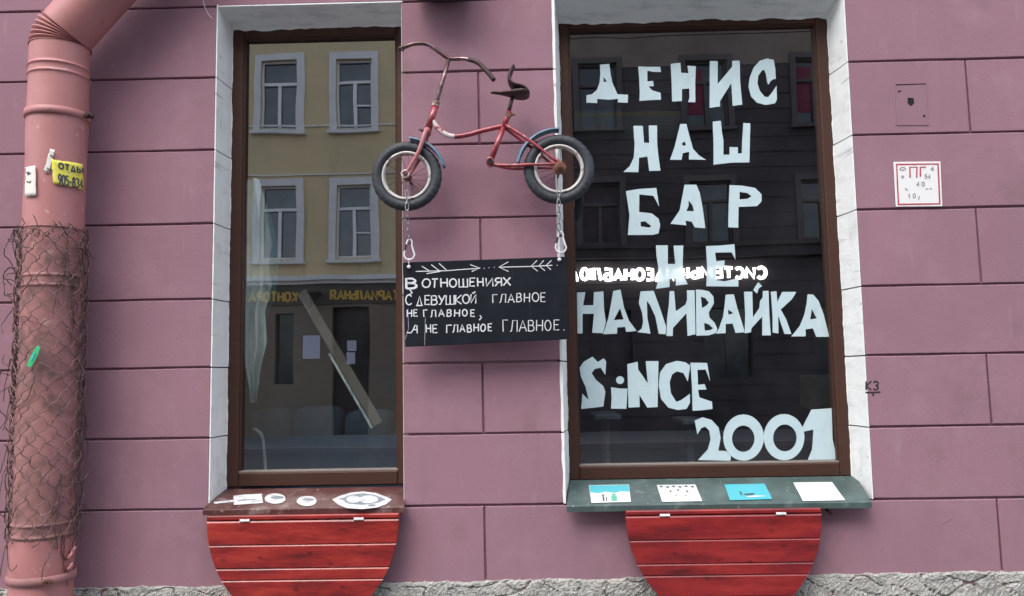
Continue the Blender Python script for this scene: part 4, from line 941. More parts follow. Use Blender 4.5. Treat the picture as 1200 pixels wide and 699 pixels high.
# ------------------------------------------------------------------ bicycle
BY = -0.145
KB = (3.7+BY)/F_PX                     # metres per photograph pixel in the bicycle's plane
zb = lambda pts, d=BY: [P(420+x/2.913, 30+y/2.913, d) for x, y in pts]
bike = empty('bicycle', P(560, 245, BY), 'small rusty red children bicycle hung on the wall, blue mudguards', 'bicycle')
def wheel(cx, cy, name):
    c = P(cx, cy, BY); b = NB(); N = 128; n = 18; R0, r0 = 35.6*KB, 6.6*KB
    rings = []
    for i in range(N):
        t = 2*math.pi*i/N; ring = []
        for j in range(n):
            p = 2*math.pi*j/n; rr = r0
            outw = math.cos(p)
            if outw > 0.35 and (i % 4) < 1: rr -= 0.0022
            if abs(abs(p-math.pi)-math.pi*0.62) < 0.12: rr -= 0.001
            ring.append(b.verts.new(c+Vector(((R0+rr*math.cos(p))*math.cos(t), rr*0.98*math.sin(p), (R0+rr*math.cos(p))*math.sin(t)))))
        rings.append(ring)
    for i in range(N):
        for j in range(n): b.faces.new((rings[i][j], rings[(i+1) % N][j], rings[(i+1) % N][(j+1) % n], rings[i][(j+1) % n]))
    return c, b
def make_wheel(cx, cy):
    c, b = wheel(cx, cy, '')
    root = empty('wheel', c); attach(root, bike); root.location = c
    obj('tyre', b, M['tyre'], root, smooth=True)
    b = NB(); r1, r2 = 29.6*KB, 25.6*KB
    prof = [(r1, -0.016), (r1-0.003, -0.019), (r1-0.008, -0.0185), (r2+0.002, -0.013), (r2, -0.006), (r2, 0.006), (r2+0.002, 0.013), (r1-0.008, 0.0185), (r1-0.003, 0.019), (r1, 0.016), (r1+0.004, 0.0), (r1, -0.016)]
    lathe(b, prof, c, 72, axis='y'); obj('rim', b, M['rim'], root, smooth=True)
    b = NB(); ns = 18
    for i in range(ns):
        t = 2*math.pi*i/ns+0.1; s = 0.016*(1 if i % 2 else -1); t2_ = t+0.45*(1 if (i//2) % 2 else -1)
        p0 = c+Vector((math.cos(t2_)*0.016, s, math.sin(t2_)*0.016)); p1 = c+Vector((math.cos(t)*(r2+0.002), s*0.15, math.sin(t)*(r2+0.002)))
        tube(b, [p0, p1], 0.0010, 5)
    obj('spokes', b, M['dark_metal'], root)
    b = NB(); lathe(b, [(0.004, -0.030), (0.019, -0.028), (0.019, -0.020), (0.011, -0.018), (0.011, 0.018), (0.019, 0.020), (0.019, 0.028), (0.004, 0.03)], c, 24, axis='y')
    obj('hub', b, M['rust'], root, smooth=True)
    b = NB(); tube(b, [c+Vector((0, -0.045, 0)), c+Vector((0, 0.16, 0))], 0.0055, 10); obj('axle', b, M['dark_metal'], root)
    return root, c
wf, cf = make_wheel(476.8, 206.8); wr_, cr_ = make_wheel(655.0, 198.8)
b = NB(); lathe(b, [(0.0075, -0.052), (0.019, -0.051), (0.020, -0.047), (0.0075, -0.046)], cf, 28, axis='y'); obj('washer', b, M['bike_bare'], wf)
b = NB(); lathe(b, [(0.0005, -0.062), (0.0105, -0.062), (0.0105, -0.050), (0.0005, -0.050)], cf, 6, axis='y'); obj('axle_nut', b, M['dark_metal'], wf)
# sprocket at the rear
b = NB(); n = 18; o_l = []
for i in range(n*4):
    t = 2*math.pi*i/(n*4); r = 8.6*KB*(1.0 if i % 4 < 2 else 0.86); o_l.append(cr_+Vector((r*math.cos(t), -0.038, r*math.sin(t))))
plate(b, [o_l], 0.004); lathe(b, [(0.001, -0.060), (0.013, -0.060), (0.014, -0.050), (0.021, -0.047), (0.022, -0.036)], cr_, 24, axis='y')
cyl(b, cr_+Vector((0, -0.07, 0)), cr_+Vector((0, -0.055, 0)), 0.008, 6)
obj('sprocket', b, M['rust'], wr_)
# frame
b = NB()
ht, hb = zb([(263, 275)])[0], zb([(239, 352)])[0]
tube(b, [ht, hb], 0.0155, 16)
tt = smooth_path(zb([(250, 322), (266, 345), (288, 366), (322, 379), (370, 374), (430, 358), (498, 343)]), 6)
tube(b, tt, 0.0112, 14)
st = zb([(517, 295), (495, 348), (450, 467)]); tube(b, [st[0], st[1]], 0.0125, 14); tube(b, [st[1], st[2]], 0.0125, 14)
for s in (-1, 1):
    off = Vector((0, 0.024*s, 0))
    ss = zb([(500, 342), (560, 384), (620, 428), (672, 472)]); ss = [ss[0]+off*0.35, ss[1]+off, ss[2]+off*1.2, ss[3]+off*1.5]
    tube(b, smooth_path([p+Vector((-0.004*s, 0, -0.004*s if s > 0 else 0)) for p in ss], 4), [0.0085]*4+[0.0075]*4+[0.006]*5, 10)
    cs = zb([(450, 478 if s < 0 else 470), (520, 483), (600, 481), (668, 480)]); cs = [cs[0]+off*0.5, cs[1]+off, cs[2]+off*1.3, cs[3]+off*1.5]
    tube(b, smooth_path(cs, 4), [0.0085]*8+[0.0065]*5, 10)
bbc = zb([(450, 467)])[0]
cyl(b, bbc+Vector((0, -0.03, 0)), bbc+Vector((0, 0.03, 0)), 0.0175, 20)
plate(b, [[p+Vector((0, -0.036, 0)) for p in zb([(655, 468), (680, 462), (698, 478), (694, 505), (676, 508), (660, 492)])]], 0.004)
fr_ = obj('frame', b, M['bike_red'], bike, smooth=True)
b = NB(); cyl(b, bbc+Vector((0, -0.0308, 0)), bbc+Vector((0, 0.0308, 0)), 0.0122, 16); obj('bearing_cup', b, M['hole'], fr_)
b = NB(); tube(b, tt[1:20], 0.01135, 14); obj('bared_patch', b, M['bike_bare'], fr_, smooth=True, label='top tube stretch with paint flaked to white')
b = NB(); d_ = (ht-hb).normalized(); tube(b, [ht-d_*0.002, ht+d_*0.006, ht+d_*0.007, ht+d_*0.016, ht+d_*0.022], [0.017, 0.0175, 0.0155, 0.0165, 0.012], 18); obj('headset', b, M['rim'], bike)
b = NB(); tube(b, [hb-d_*0.010, hb-d_*0.002], [0.0165, 0.0175], 18); obj('headset', b, M['bike_red'], bike)
# fork
b = NB()
crown = hb-d_*0.012
for s in (-1, 1):
    off = Vector((0, 0.036*s, 0))
    f_ = zb([(234, 362), (224, 395), (212, 432), (192, 470), (168, 508)]); f_ = [f_[0]+off*0.55, f_[1]+off*0.95, f_[2]+off, f_[3]+off, f_[4]+off]
    f_ = smooth_path(f_, 5); tube(b, f_, [0.0115-0.0045*i/(len(f_)-1) for i in range(len(f_))], 12)
tube(b, [crown+Vector((0, -0.028, -0.004)), crown+Vector((0, 0.028, -0.004))], 0.0135, 14)
obj('fork', b, M['fork_pink'], bike, smooth=True)
b = NB(); lb = zb([(238, 356), (218, 358), (205, 355)], BY-0.02); tube(b, [lb[0], lb[1], lb[2]], [0.005, 0.008, 0.003], 8); tube(b, zb([(212, 357), (240, 357)], BY-0.02), 0.0045, 8)
obj('brake_stub', b, M['dark_metal'], bike)
# stem and handlebar (turned flat along the wall)
b = NB(); tube(b, zb([(262, 278), (285, 200), (308, 118)]), 0.0095, 12)
hbp = zb([(142, 90), (165, 80), (195, 69), (235, 68), (275, 91), (310, 113), (360, 114), (405, 128), (438, 160), (464, 194)])
dy = [-0.03, -0.026, -0.02, -0.012, -0.004, 0, 0.0, -0.008, -0.016, -0.022]
hp = smooth_path([p+Vector((0, q, 0)) for p, q in zip(hbp, dy)], 6)
hb_ = obj('handlebar', (lambda: (tube(b, hp, 0.0092, 12), b)[1])(), M['rust_chrome'], bike, smooth=True)
b = NB(); tube(b, hp[-17:], [0.0105]*16+[0.0098], 12); obj('grip', b, M['dark_metal'], hb_, smooth=True)
b = NB(); tube(b, hp[:6], 0.0102, 12); q = hp[2]; tube(b, [q+Vector((0, -0.004, -0.004)), q+Vector((0.012, -0.006, -0.016))], 0.004, 8); obj('grip', b, M['dark_metal'], hb_, smooth=True)
# seat post, saddle with curled back
b = NB(); tube(b, zb([(528, 236), (512, 300)]), 0.0088, 12); sp_ = obj('seat_post', b, M['dark_metal'], bike, smooth=True)
b = NB(); q = zb([(512, 308)])[0]; tube(b, [q+Vector((0, -0.018, 0)), q+Vector((0, 0.018, 0))], 0.012, 12); tube(b, [q+Vector((0.006, -0.008, 0)), q+Vector((0.03, -0.01, 0.002))], 0.006, 8); obj('seat_clamp', b, M['rust'], sp_)
b = NB()
zs2 = lambda x, y, d=0: P(560+x/7.764, 60+y/7.764, BY+d)
# saddle pan: nose to tail sections (x, z-top, z-bottom, half width)
secs = [(120, 372, 388, .008), (180, 372, 394, .014), (240, 368, 404, .022), (300, 366, 414, .040), (345, 364, 425, .058), (395, 364, 426, .066), (435, 370, 421, .062), (465, 384, 408, .045), (472, 392, 398, .02)]
prev = None
for (x, t_, bt, hwid) in secs:
    n = 16; top, bot = zs2(x, t_), zs2(x, bt); c = (top+bot)/2; hh = (top.z-bot.z)/2; ring = []
    for j in range(n):
        p = 2*math.pi*j/n; ring.append(b.verts.new(c+Vector((0, math.copysign(abs(math.cos(p))**.8, math.cos(p))*hwid, math.sin(p)*hh))))
    if prev:
        for j in range(n): b.faces.new((prev[j], prev[(j+1) % n], ring[(j+1) % n], ring[j]))
    else: b.faces.new(ring)
    prev = ring
b.faces.new(prev[::-1])
sad = obj('saddle', b, M['dark_metal'], bike, smooth=True)
b = NB()
bk_ = [(455, 392), (430, 360), (385, 340), (340, 330), (308, 310), (291, 280), (287, 245), (296, 205), (312, 170), (325, 138)]
path = smooth_path([zs2(x, y) for x, y in bk_], 4)
prev = None
for i, p in enumerate(path):
    t = (path[min(i+1, len(path)-1)]-path[max(i-1, 0)]).normalized(); nn = Vector((-t.z, 0, t.x)); f = i/(len(path)-1)
    th_ = 0.0105*(1-0.25*f); wd_ = 0.055*(1-0.55*f**3); ring = []
    for j in range(12):
        a_ = 2*math.pi*j/12; ring.append(b.verts.new(p+nn*math.cos(a_)*th_+Vector((0, math.sin(a_)*wd_, 0))))
    if prev:
        for j in range(12): b.faces.new((prev[j], prev[(j+1) % 12], ring[(j+1) % 12], ring[j]))
    else: b.faces.new(ring)
    prev = ring
b.faces.new(prev[::-1])
obj('backrest', b, M['dark_metal'], sad, smooth=True)
b = NB(); sc_ = [zs2(130, 368, -0.012), zs2(200, 371, -0.02), zs2(260, 366, -0.03), zs2(310, 358, -0.045)]; tube(b, sc_, 0.003, 6); obj('saddle_edging', b, M['rust_chrome'], sad)
# mudguards
def mudguard(c, r, a0, a1, wdt):
    b = NB(); n = 34; prev = None
    for i in range(n+1):
        t = R_(a0+(a1-a0)*i/n); ring = []
        prof = []
        for j in range(9):
            v = -1+2*j/8; prof.append((r-0.014*v*v+(0.0025 if abs(v) > .9 else 0), v*wdt))
        for j in range(8, -1, -1):
            v = -1+2*j/8; prof.append((r-0.014*v*v-0.0022, v*wdt*0.96))
        for rr, yy in prof: ring.append(b.verts.new(c+Vector((rr*math.cos(t), yy, rr*math.sin(t)))))
        if prev:
            m_ = len(ring)
            for j in range(m_): b.faces.new((prev[j], prev[(j+1) % m_], ring[(j+1) % m_], ring[j]))
        else: b.faces.new(ring)
        prev = ring
    b.faces.new(prev[::-1]); return b
obj('mudguard', mudguard(cf+Vector((0, 0, 0)), 48.3*KB, 86, 13, 0.030), M['blue'], bike, smooth=True)
obj('mudguard', mudguard(cr_+Vector((-0.004, 0, 0)), 51.2*KB, 87, 171, 0.030), M['blue'], bike, smooth=True)

# ------------------------------------------------------------------ chains, karabiners, chalkboard
link_me = None
def chain(px_pts, count, label):
    """chain of alternating links along pixel path px_pts [(x, y, depth)]"""
    pts = [P(x, y, d) for x, y, d in px_pts]
    L = [0]
    for p, q in zip(pts, pts[1:]): L.append(L[-1]+(q-p).length)
    def at(s):
        for i in range(len(pts)-1):
            if s <= L[i+1] or i == len(pts)-2:
                t = (s-L[i])/(L[i+1]-L[i]); return pts[i].lerp(pts[i+1], t), (pts[i+1]-pts[i]).normalized()
    root = empty('chain', pts[-1], label, 'chain', 'chains hanging the chalkboard from the bicycle')
    step = L[-1]/count
    for i in range(count):
        c, d = at(step*(i+0.5)); n1 = Vector((1, 0, 0)) if i % 2 == 0 else Vector((0.45, -0.9, 0)).normalized()
        n1 = (n1-d*n1.dot(d)).normalized()
        hl, hwid = step*0.5+0.0028, 0.0068; pl = []
        for t in range(20):
            a_ = 2*math.pi*t/20; ca, sa = math.cos(a_), math.sin(a_)
            pl.append(c+n1*hwid*ca+d*((hl-hwid)*(1 if sa > 0.01 else -1 if sa < -0.01 else 0)+hwid*sa))
        b = NB(); tube(b, pl, 0.0021, 7, closed=True)
        obj('link', b, M['steel'], root, smooth=True)
    return root
chain([(476.6, 224, BY-0.030), (477, 246, BY-0.036), (478, 262, BY-0.022), (479, 285, BY-0.004)], 8, 'steel chain hanging from the front wheel on the left')
chain([(654.6, 222, BY-0.030), (654.8, 244, BY-0.036), (654.5, 258, BY-0.022), (655, 276, BY-0.004)], 8, 'steel chain hanging from the rear wheel on the right')
def karabiner(cx, y0, y1):
    d = BY-0.004
    hl = [(cx-1.6, y0), (cx+1.2, y0-1.2), (cx+3.0, y0+1.2), (cx+3.2, y0+6), (cx+5.2, y0+13), (cx+6.3, y1-5), (cx+4.0, y1-0.6), (cx, y1+0.6), (cx-4.0, y1-0.8), (cx-6.0, y1-5.5), (cx-4.8, y0+12), (cx-3.2, y0+5)]
    b = NB(); tube(b, smooth_path([P(x, y, d) for x, y in hl], 4, closed=True), 0.0040, 9, closed=True)
    k_ = obj('karabiner', b, M['white_coated'], label='white pear-shaped karabiner above the left end of the chalkboard', cat='karabiner', group='karabiners holding the chalkboard', smooth=True)
    b = NB(); tube(b, [P(cx-3.4, y0+4.5, d-0.002), P(cx-5.0, y0+11.5, d-0.002)], 0.005, 8); lathe(b, [(0.0005, -0.003), (0.0075, -0.003), (0.0075, 0.004), (0.0005, 0.004)], P(cx, y0+2.8, d-0.003), 12, axis='y'); obj('gate', b, M['dark_metal'], k_)
    return k_
k1 = karabiner(479.5, 282, 304)
k2 = copy_tree(k1, P(656.8, 273.6, BY-0.004)-P(479.5, 282, BY-0.004)); k2['label'] = 'white pear-shaped karabiner above the right end of the chalkboard'
CB = BY+0.005                           # front of the chalkboard
corner = [(472, 307.8), (664.3, 301), (667.2, 397.6), (474.8, 406.8)]
b = NB(); plate(b, [[P(x, y, CB) for x, y in corner]], 0.014); bevelled(b, 0.0016, 1)
cb = empty('chalkboard', P(570, 402, CB), 'black chalkboard with white handwritten Russian text hanging below the bicycle', 'chalkboard')
obj('panel', b, M['board'], cb)
def chalk(lines, r, m='chalk'):
    b = NB(); strokes(b, [[P(x, y, CB-0.0012) for x, y in l] for l in lines], r, flat=0.25, n=7); obj('writing', b, M[m], cb)
px = KB
random.seed(5)
def chalk_words(groups, r, m='chalk'):
    for g_ in groups: chalk(g_, r, m)
B2 = word('В', 475.5, 487.5, 326.5, 326.5, 338, 338)
chalk(B2+[[(x+1.2, y+0.8) for x, y in l] for l in B2]+[[(480, 339), (483, 343.5), (479, 346)]], 0.90*px)
W_ = lambda *a_: [word(*a_)]
chalk_words(W_('ОТНОШЕНИЯХ', 495, 597, 327.5, 325.8, 337.5, 334.8, 0.25), 0.90*px)
random.seed(6)
chalk_words(W_('С', 475.5, 482.5, 346, 346, 357.5, 357.5)+W_('ДЕВУШКОЙ', 488, 558.5, 347.2, 345.6, 357.8, 355.8, 0.25, 0.22), 0.80*px)
chalk_words(W_('ГЛАВНОЕ', 577.5, 639, 345.3, 343.5, 354.8, 353.8, 0.25, 0.34), 0.64*px)
random.seed(7)
chalk_words(W_('НЕ', 477.3, 489.5, 363.3, 363.3, 371.2, 370.8, 0.2)+W_('ГЛАВНОЕ', 496.5, 556.5, 363.6, 363.2, 371.4, 370.8, 0.25, 0.40)+[[[(562.6, 370), (564.2, 372.4), (561.8, 375.2)]]], 0.76*px)
random.seed(8)
chalk_words([[[(477, 390), (481.5, 390.5), (484.5, 386.5), (488.4, 386.6)], [(484.2, 386.5), (486.5, 381.4), (488.6, 382), (489, 390.6)]]]+W_('НЕ', 499.5, 512, 381, 380.6, 390.2, 389.8, 0.2)+W_('ГЛАВНОЕ', 523.5, 576.8, 381.2, 379.8, 390, 388, 0.3, 0.3), 0.74*px)
random.seed(9)
chalk_words(W_('ГЛАВНОЕ', 589.5, 655, 375.2, 375.6, 388.6, 387.2, 0.2, 0.3)+[[[(660.6, 386.6), (661, 387.2)]]], 0.58*px)
chalk_words([[[(487.5, 318.4), (522, 317.6), (562.5, 314.6)], [(551, 310.6), (562.7, 314.4), (553, 318.4)],
       [(494.5, 312.4), (503, 317.6)], [(505.5, 310.6), (514.5, 317.4)], [(514.5, 309), (523, 316.6)], [(500, 321), (516, 318.4)]],
       [[(585, 313.4), (620, 312.6), (647, 311.2)], [(595.5, 307.2), (584.7, 313.3), (595.8, 318.4)],
       [(629, 305.8), (622.5, 312.2), (630, 318)], [(637, 305.8), (631.5, 311.8), (638.5, 317.4)], [(646, 305.6), (640, 311.4), (645.5, 316.2)]]]
      + [[[(x, y), (x+.5, y)]] for x, y in ((567, 314.7), (572.8, 314.1), (579, 313.5), (652.5, 311.2))], 0.55*px)
chalk_words([[[(478, 362), (478.8, 385), (474.8, 398)]], [[(498.4, 372), (497.6, 405)]]], 0.28*px, 'chalk_thin')
for (x, y, l) in ((479.2, 303, 10), (655.6, 296, 8.5)):
    b = NB(); tube(b, [P(x, y, CB-0.006), P(x, y+l*.75, CB-0.006)], 0.0034, 8); c_ = P(x, y+l, CB-0.005); bmesh.ops.create_uvsphere(b, u_segments=14, v_segments=10, radius=0.0088, matrix=Matrix.Translation(c_))
    obj('eye_bolt', b, M['white_coated'], cb, smooth=True)

# ------------------------------------------------------------------ small things on the wall
# fire hydrant plate
SY = -0.006
hs_c = [(1047.2, 190), (1102.3, 189.5), (1104.6, 242), (1050, 242.5)]
hyd = empty('hydrant_sign', P(1076, 243, SY), 'white square fire hydrant plate with red border on the pink wall', 'sign')
b = NB(); plate(b, [[P(x, y, SY) for x, y in hs_c]], 0.004); bevelled(b, 0.0012, 1); obj('plate', b, M['sign_white'], hyd)
zh = lambda x, y, d=SY-0.0008: P(1040+x/9.99, 180+y/9.99, d)
b = NB(); plate(b, [[zh(*p) for p in ((100, 122), (600, 116), (622, 598), (122, 606))], [zh(*p) for p in ((114, 138), (584, 132), (604, 582), (138, 588))]], 0.0006); obj('border', b, M['sign_red'], hyd, recalc=False)
hl = lambda lines: [[zh(x, y) for x, y in l] for l in lines]
b = NB(); strokes(b, hl([[(265, 280), (262, 160), (345, 158), (342, 280)], [(385, 268), (385, 160), (445, 160)]]), 0.0036, n=6); obj('lettering', b, M['sign_red'], hyd)
for toks in (word('54', 440, 500, 248, 246, 292, 290, 0, .4), word('4', 340, 368, 334, 334, 382, 382), word('0', 402, 432, 334, 334, 382, 382), word('1', 240, 260, 474, 474, 522, 522), word('0', 300, 328, 472, 472, 520, 520), [[(372, 500), (364, 545)]], word('6', 512, 538, 155, 155, 195, 195), [ell(178, 180, 32, 16, 12)+[(210, 180)]],
             [[(165, 262), (190, 285)], [(190, 262), (168, 285)]], [[(208, 410), (238, 432)]], [[(448, 416), (476, 412)]], [[(498, 416), (518, 412)]]):
    b = NB(); strokes(b, hl(toks), 0.0024, n=6); obj('lettering', b, M['sign_grey'], hyd)
# patched hatch with a drill hole
zh2 = lambda x, y, d: P(980+x/2.686, y/2.686, d)
b = NB(); hole = [(225, 308), (244, 310), (246, 326), (235, 336), (224, 326)]
plate(b, [[zh2(*p, -0.0028) for p in ((187, 265), (283, 262), (290, 395), (190, 395))], [zh2(*p, -0.0028) for p in hole]], 0.0032)
hatch = obj('hatch_cover', b, M['pink'], bld, label='small pink patched cover with a dark hole', recalc=False)
b = NB(); plate(b, [[zh2(*p, -0.0006) for p in ((220, 303), (249, 305), (251, 330), (235, 341), (219, 331))]], 0.0005); plate(b, [[zh2(*p, -0.0034) for p in ((187, 266), (283, 263), (283, 266), (188, 269.5))]], 0.0005)  # first plate backs the hole; its inner shade is put into the dark colour
plate(b, [[zh2(*p, -0.0034) for p in ((194, 287), (205, 285), (204, 289), (195, 292))]], 0.0005); plate(b, [[zh2(*p, -0.0034) for p in ((272, 364), (280, 362), (281, 368), (274, 370))]], 0.0005)
obj('hole', b, M['hole'], hatch, recalc=False)
# black marker note
b = NB(); strokes(b, [[P(x, y, -0.0008) for x, y in l] for l in word('К3', 1015, 1029, 447.5, 447, 457, 457, 0, .35)+[[(1014.5, 460.3), (1031, 459.8)], [(1023, 460), (1023.4, 464)]]], 0.0040, n=6); obj('marker_note', b, M['black'], bld, label='black handwritten mark К3 beside the right window')
b = NB(); strokes(b, [[P(x, y, -0.0008) for x, y in l] for l in [[(1101, 614.5), (1108, 612.5), (1113, 609), (1117, 608.5)]]], 0.0024, n=6); obj('scuff', b, M['scuff'], bld, label='faint dark scuff low on the wall right of the windows')
# wall lamp at the very top (only its underside shows)
lp = empty('wall_lamp', P(520, -4, -0.1), 'dark brown lamp housing on the wall above the bicycle, cut by the top edge', 'lamp')
q0, q1 = P(487, 2.5, -0.03), P(553, 2.5, -0.03)
b = NB(); box(b, q0.x+0.005, q1.x-0.005, -0.22, -0.03, q0.z, q0.z+0.26); bevelled(b, 0.012, 2); hsg = obj('housing', b, M['lamp'], lp)
b = NB(); box(b, q0.x+0.05, q1.x-0.05, -0.032, 0.004, q0.z+0.05, q0.z+0.2); obj('wall_bracket', b, M['lamp'], lp)
b = NB(); box(b, q0.x+0.03, q1.x-0.03, -0.19, -0.06, q0.z-0.003, q0.z-0.0003); obj('lens', b, M['hole'], lp)
# thin cable
b = NB(); tube(b, smooth_path([P(237, -8, -0.004), P(239, 5, -0.004), P(243, 15, -0.004), P(248.5, 22, -0.006)], 5), 0.0014, 6); obj('cable', b, M['white_coated'], label='thin pale wire end hanging by the top left window corner', cat='wire', smooth=True)

# ------------------------------------------------------------------ behind the left pane
wb = NB(); a0, a1 = P(353, 342, 0.42), P(443, 497, 0.30)
ax = (a1-a0).normalized(); sdv = ax.cross(Vector((0, -1, 0))).normalized(); 
def beam(b, a0, a1, w0, th, sdv):
    dn = Vector((0, 1, 0)); v = []
    for p in (a0, a1):
        for s, t in ((-1, 0), (1, 0), (1, 1), (-1, 1)): v.append(b.verts.new(p+sdv*s*w0+dn*t*th))
    for f in ((0, 1, 2, 3), (7, 6, 5, 4), (0, 4, 5, 1), (1, 5, 6, 2), (2, 6, 7, 3), (3, 7, 4, 0)): b.faces.new([v[i] for i in f])
beam(wb, a0, a1, 0.024, 0.02, sdv)
pk = empty('leaning_plank', a1, 'pale wooden plank leaning diagonally behind the left window pane', 'plank')
obj('board', wb, M['plank'], pk)
wb = NB(); beam(wb, a0.lerp(a1, .45)+sdv*0.036+Vector((0, .004, 0)), a1+sdv*0.036+Vector((0, .004, 0)), 0.006, 0.03, sdv); obj('edge_strip', wb, M['curtain'], pk)
def drape(pts, d, m, name, parent=None, **kw):
    "hanging cloth: list of (left px, right px, y)"
    b = NB(); prev = None; n = 16
    for (xl, xr, y) in pts:
        row = []
        for j in range(n+1):
            t = j/n; p = P(xl+(xr-xl)*t, y, d); p.y += 0.022*math.sin(t*11+y*0.01)+0.01*nz((t*3, y*.02, 0), 2); row.append(b.verts.new(p))
        if prev:
            for j in range(n): b.faces.new((prev[j], prev[j+1], row[j+1], row[j]))
        prev = row
    bmesh.ops.recalc_face_normals(b, faces=b.faces[:]); bmesh.ops.solidify(b, geom=b.faces[:], thickness=0.004)
    return obj(name, b, m, parent, smooth=True, **kw)
cu = drape([(282, 303, 210), (283, 311, 240), (284, 318, 285), (284, 314, 312), (286, 317, 335), (285, 309, 365), (287, 311, 400), (289, 304, 430), (294, 301, 452), (296, 298, 472)], 0.255, M['curtain'], 'curtain', label='pale torn curtain hanging inside the left edge of the left window', cat='curtain')
drape([(300, 306, 226), (301, 318, 258), (303, 327, 300), (303, 322, 340), (304, 312, 372)], 0.30, M['teal_cloth'], 'lining', cu)
so_ = empty('sofa', P(375, 560, 0.7), 'dark blue sofa back seen low behind the left window pane', 'sofa')
b = NB(); A = P(286, 512, 0.7); B_ = P(470, 560, 0.7); box(b, A.x-0.05, B_.x+.1, 0.62, 1.3, 0.56, A.z); bevelled(b, 0.03, 2); obj('seat_base', b, M['sofa'], so_)
for (x0, x1, y0) in ((292, 341, 480), (345, 401, 477), (405, 461, 481)):
    A = P(x0, y0, 0.72); B_ = P(x1, 528, 0.72); b = NB(); box(b, A.x, B_.x, 0.66, 0.84, B_.z, A.z); bevelled(b, 0.055, 5); obj('cushion', b, M['sofa'], so_, smooth=True)
b = NB(); tube(b, smooth_path([P(297, 503, .36), P(303, 506, .36), P(308, 515, .36), P(311, 550, .36), P(311, 560, .36)], 4), 0.008, 8); hk = obj('hook_rail', b, M['curtain'], label='pale curved bracket in the lower left corner behind the pane', cat='bracket', smooth=True)

# ------------------------------------------------------------------ behind the right pane
def bar_table(cx, y, half, d, label):
    t = P(cx, y, d); k = (3.7+d)/F_PX
    r = empty('bar_table', (t.x, d, 0.55), label, 'table', 'bar tables behind the right window')
    b = NB(); box(b, t.x-half*k, t.x+half*k, d-0.15, d+0.2, t.z-0.03, t.z); bevelled(b, 0.006, 1); obj('table_top', b, M['grey_paint'], r)
    b = NB(); tube(b, [(t.x, d, 0.57), (t.x, d, t.z-0.03)], 0.022, 12); obj('leg', b, M['grey_paint'], r)
    b = NB(); lathe(b, [(0.001, 0.552), (0.2, 0.552), (0.2, 0.562), (0.03, 0.575), (0.001, 0.575)], (t.x, d, 0), 24); obj('base', b, M['dark_metal'], r)
    return r
bar_table(709, 484, 15, 0.75, 'small grey table behind the pane under the word SiNCE')
bar_table(808, 490, 14, 0.95, 'small grey table behind the pane beside the figure 2001')
b = NB(); A, B_ = P(672, 130, 0.9), P(798, 150, 0.9); box(b, A.x, B_.x, 0.9, 1.1, B_.z, A.z); pe = empty('pelmet', ((A.x+B_.x)/2, 1.0, B_.z), 'pale green pelmet board seen through the upper right window', 'pelmet')
obj('board', b, M['pelmet'], pe)
b = NB(); box(b, A.x, B_.x, 0.885, 0.899, A.z-0.04, A.z-0.02); obj('trim', b, M['yellow_paper'], pe)
b = NB(); A, B_ = P(720, 162, 1.3), P(776, 185, 1.3); box(b, A.x, B_.x, 1.3, 1.42, B_.z, A.z); bevelled(b, 0.01, 1); pn = obj('wall_panel', b, M['plank'], label='brownish hanging panel behind the word НАШ', cat='panel')
b = NB(); A, B_ = P(948, 440, 1.6), P(977, 480, 1.6); box(b, A.x, B_.x, 1.6, 1.8, B_.z, A.z); bevelled(b, 0.01, 1); pn = obj('menu_box', b, M['ochre'], label='ochre box behind the pane at its lower right, above 2001', cat='box')

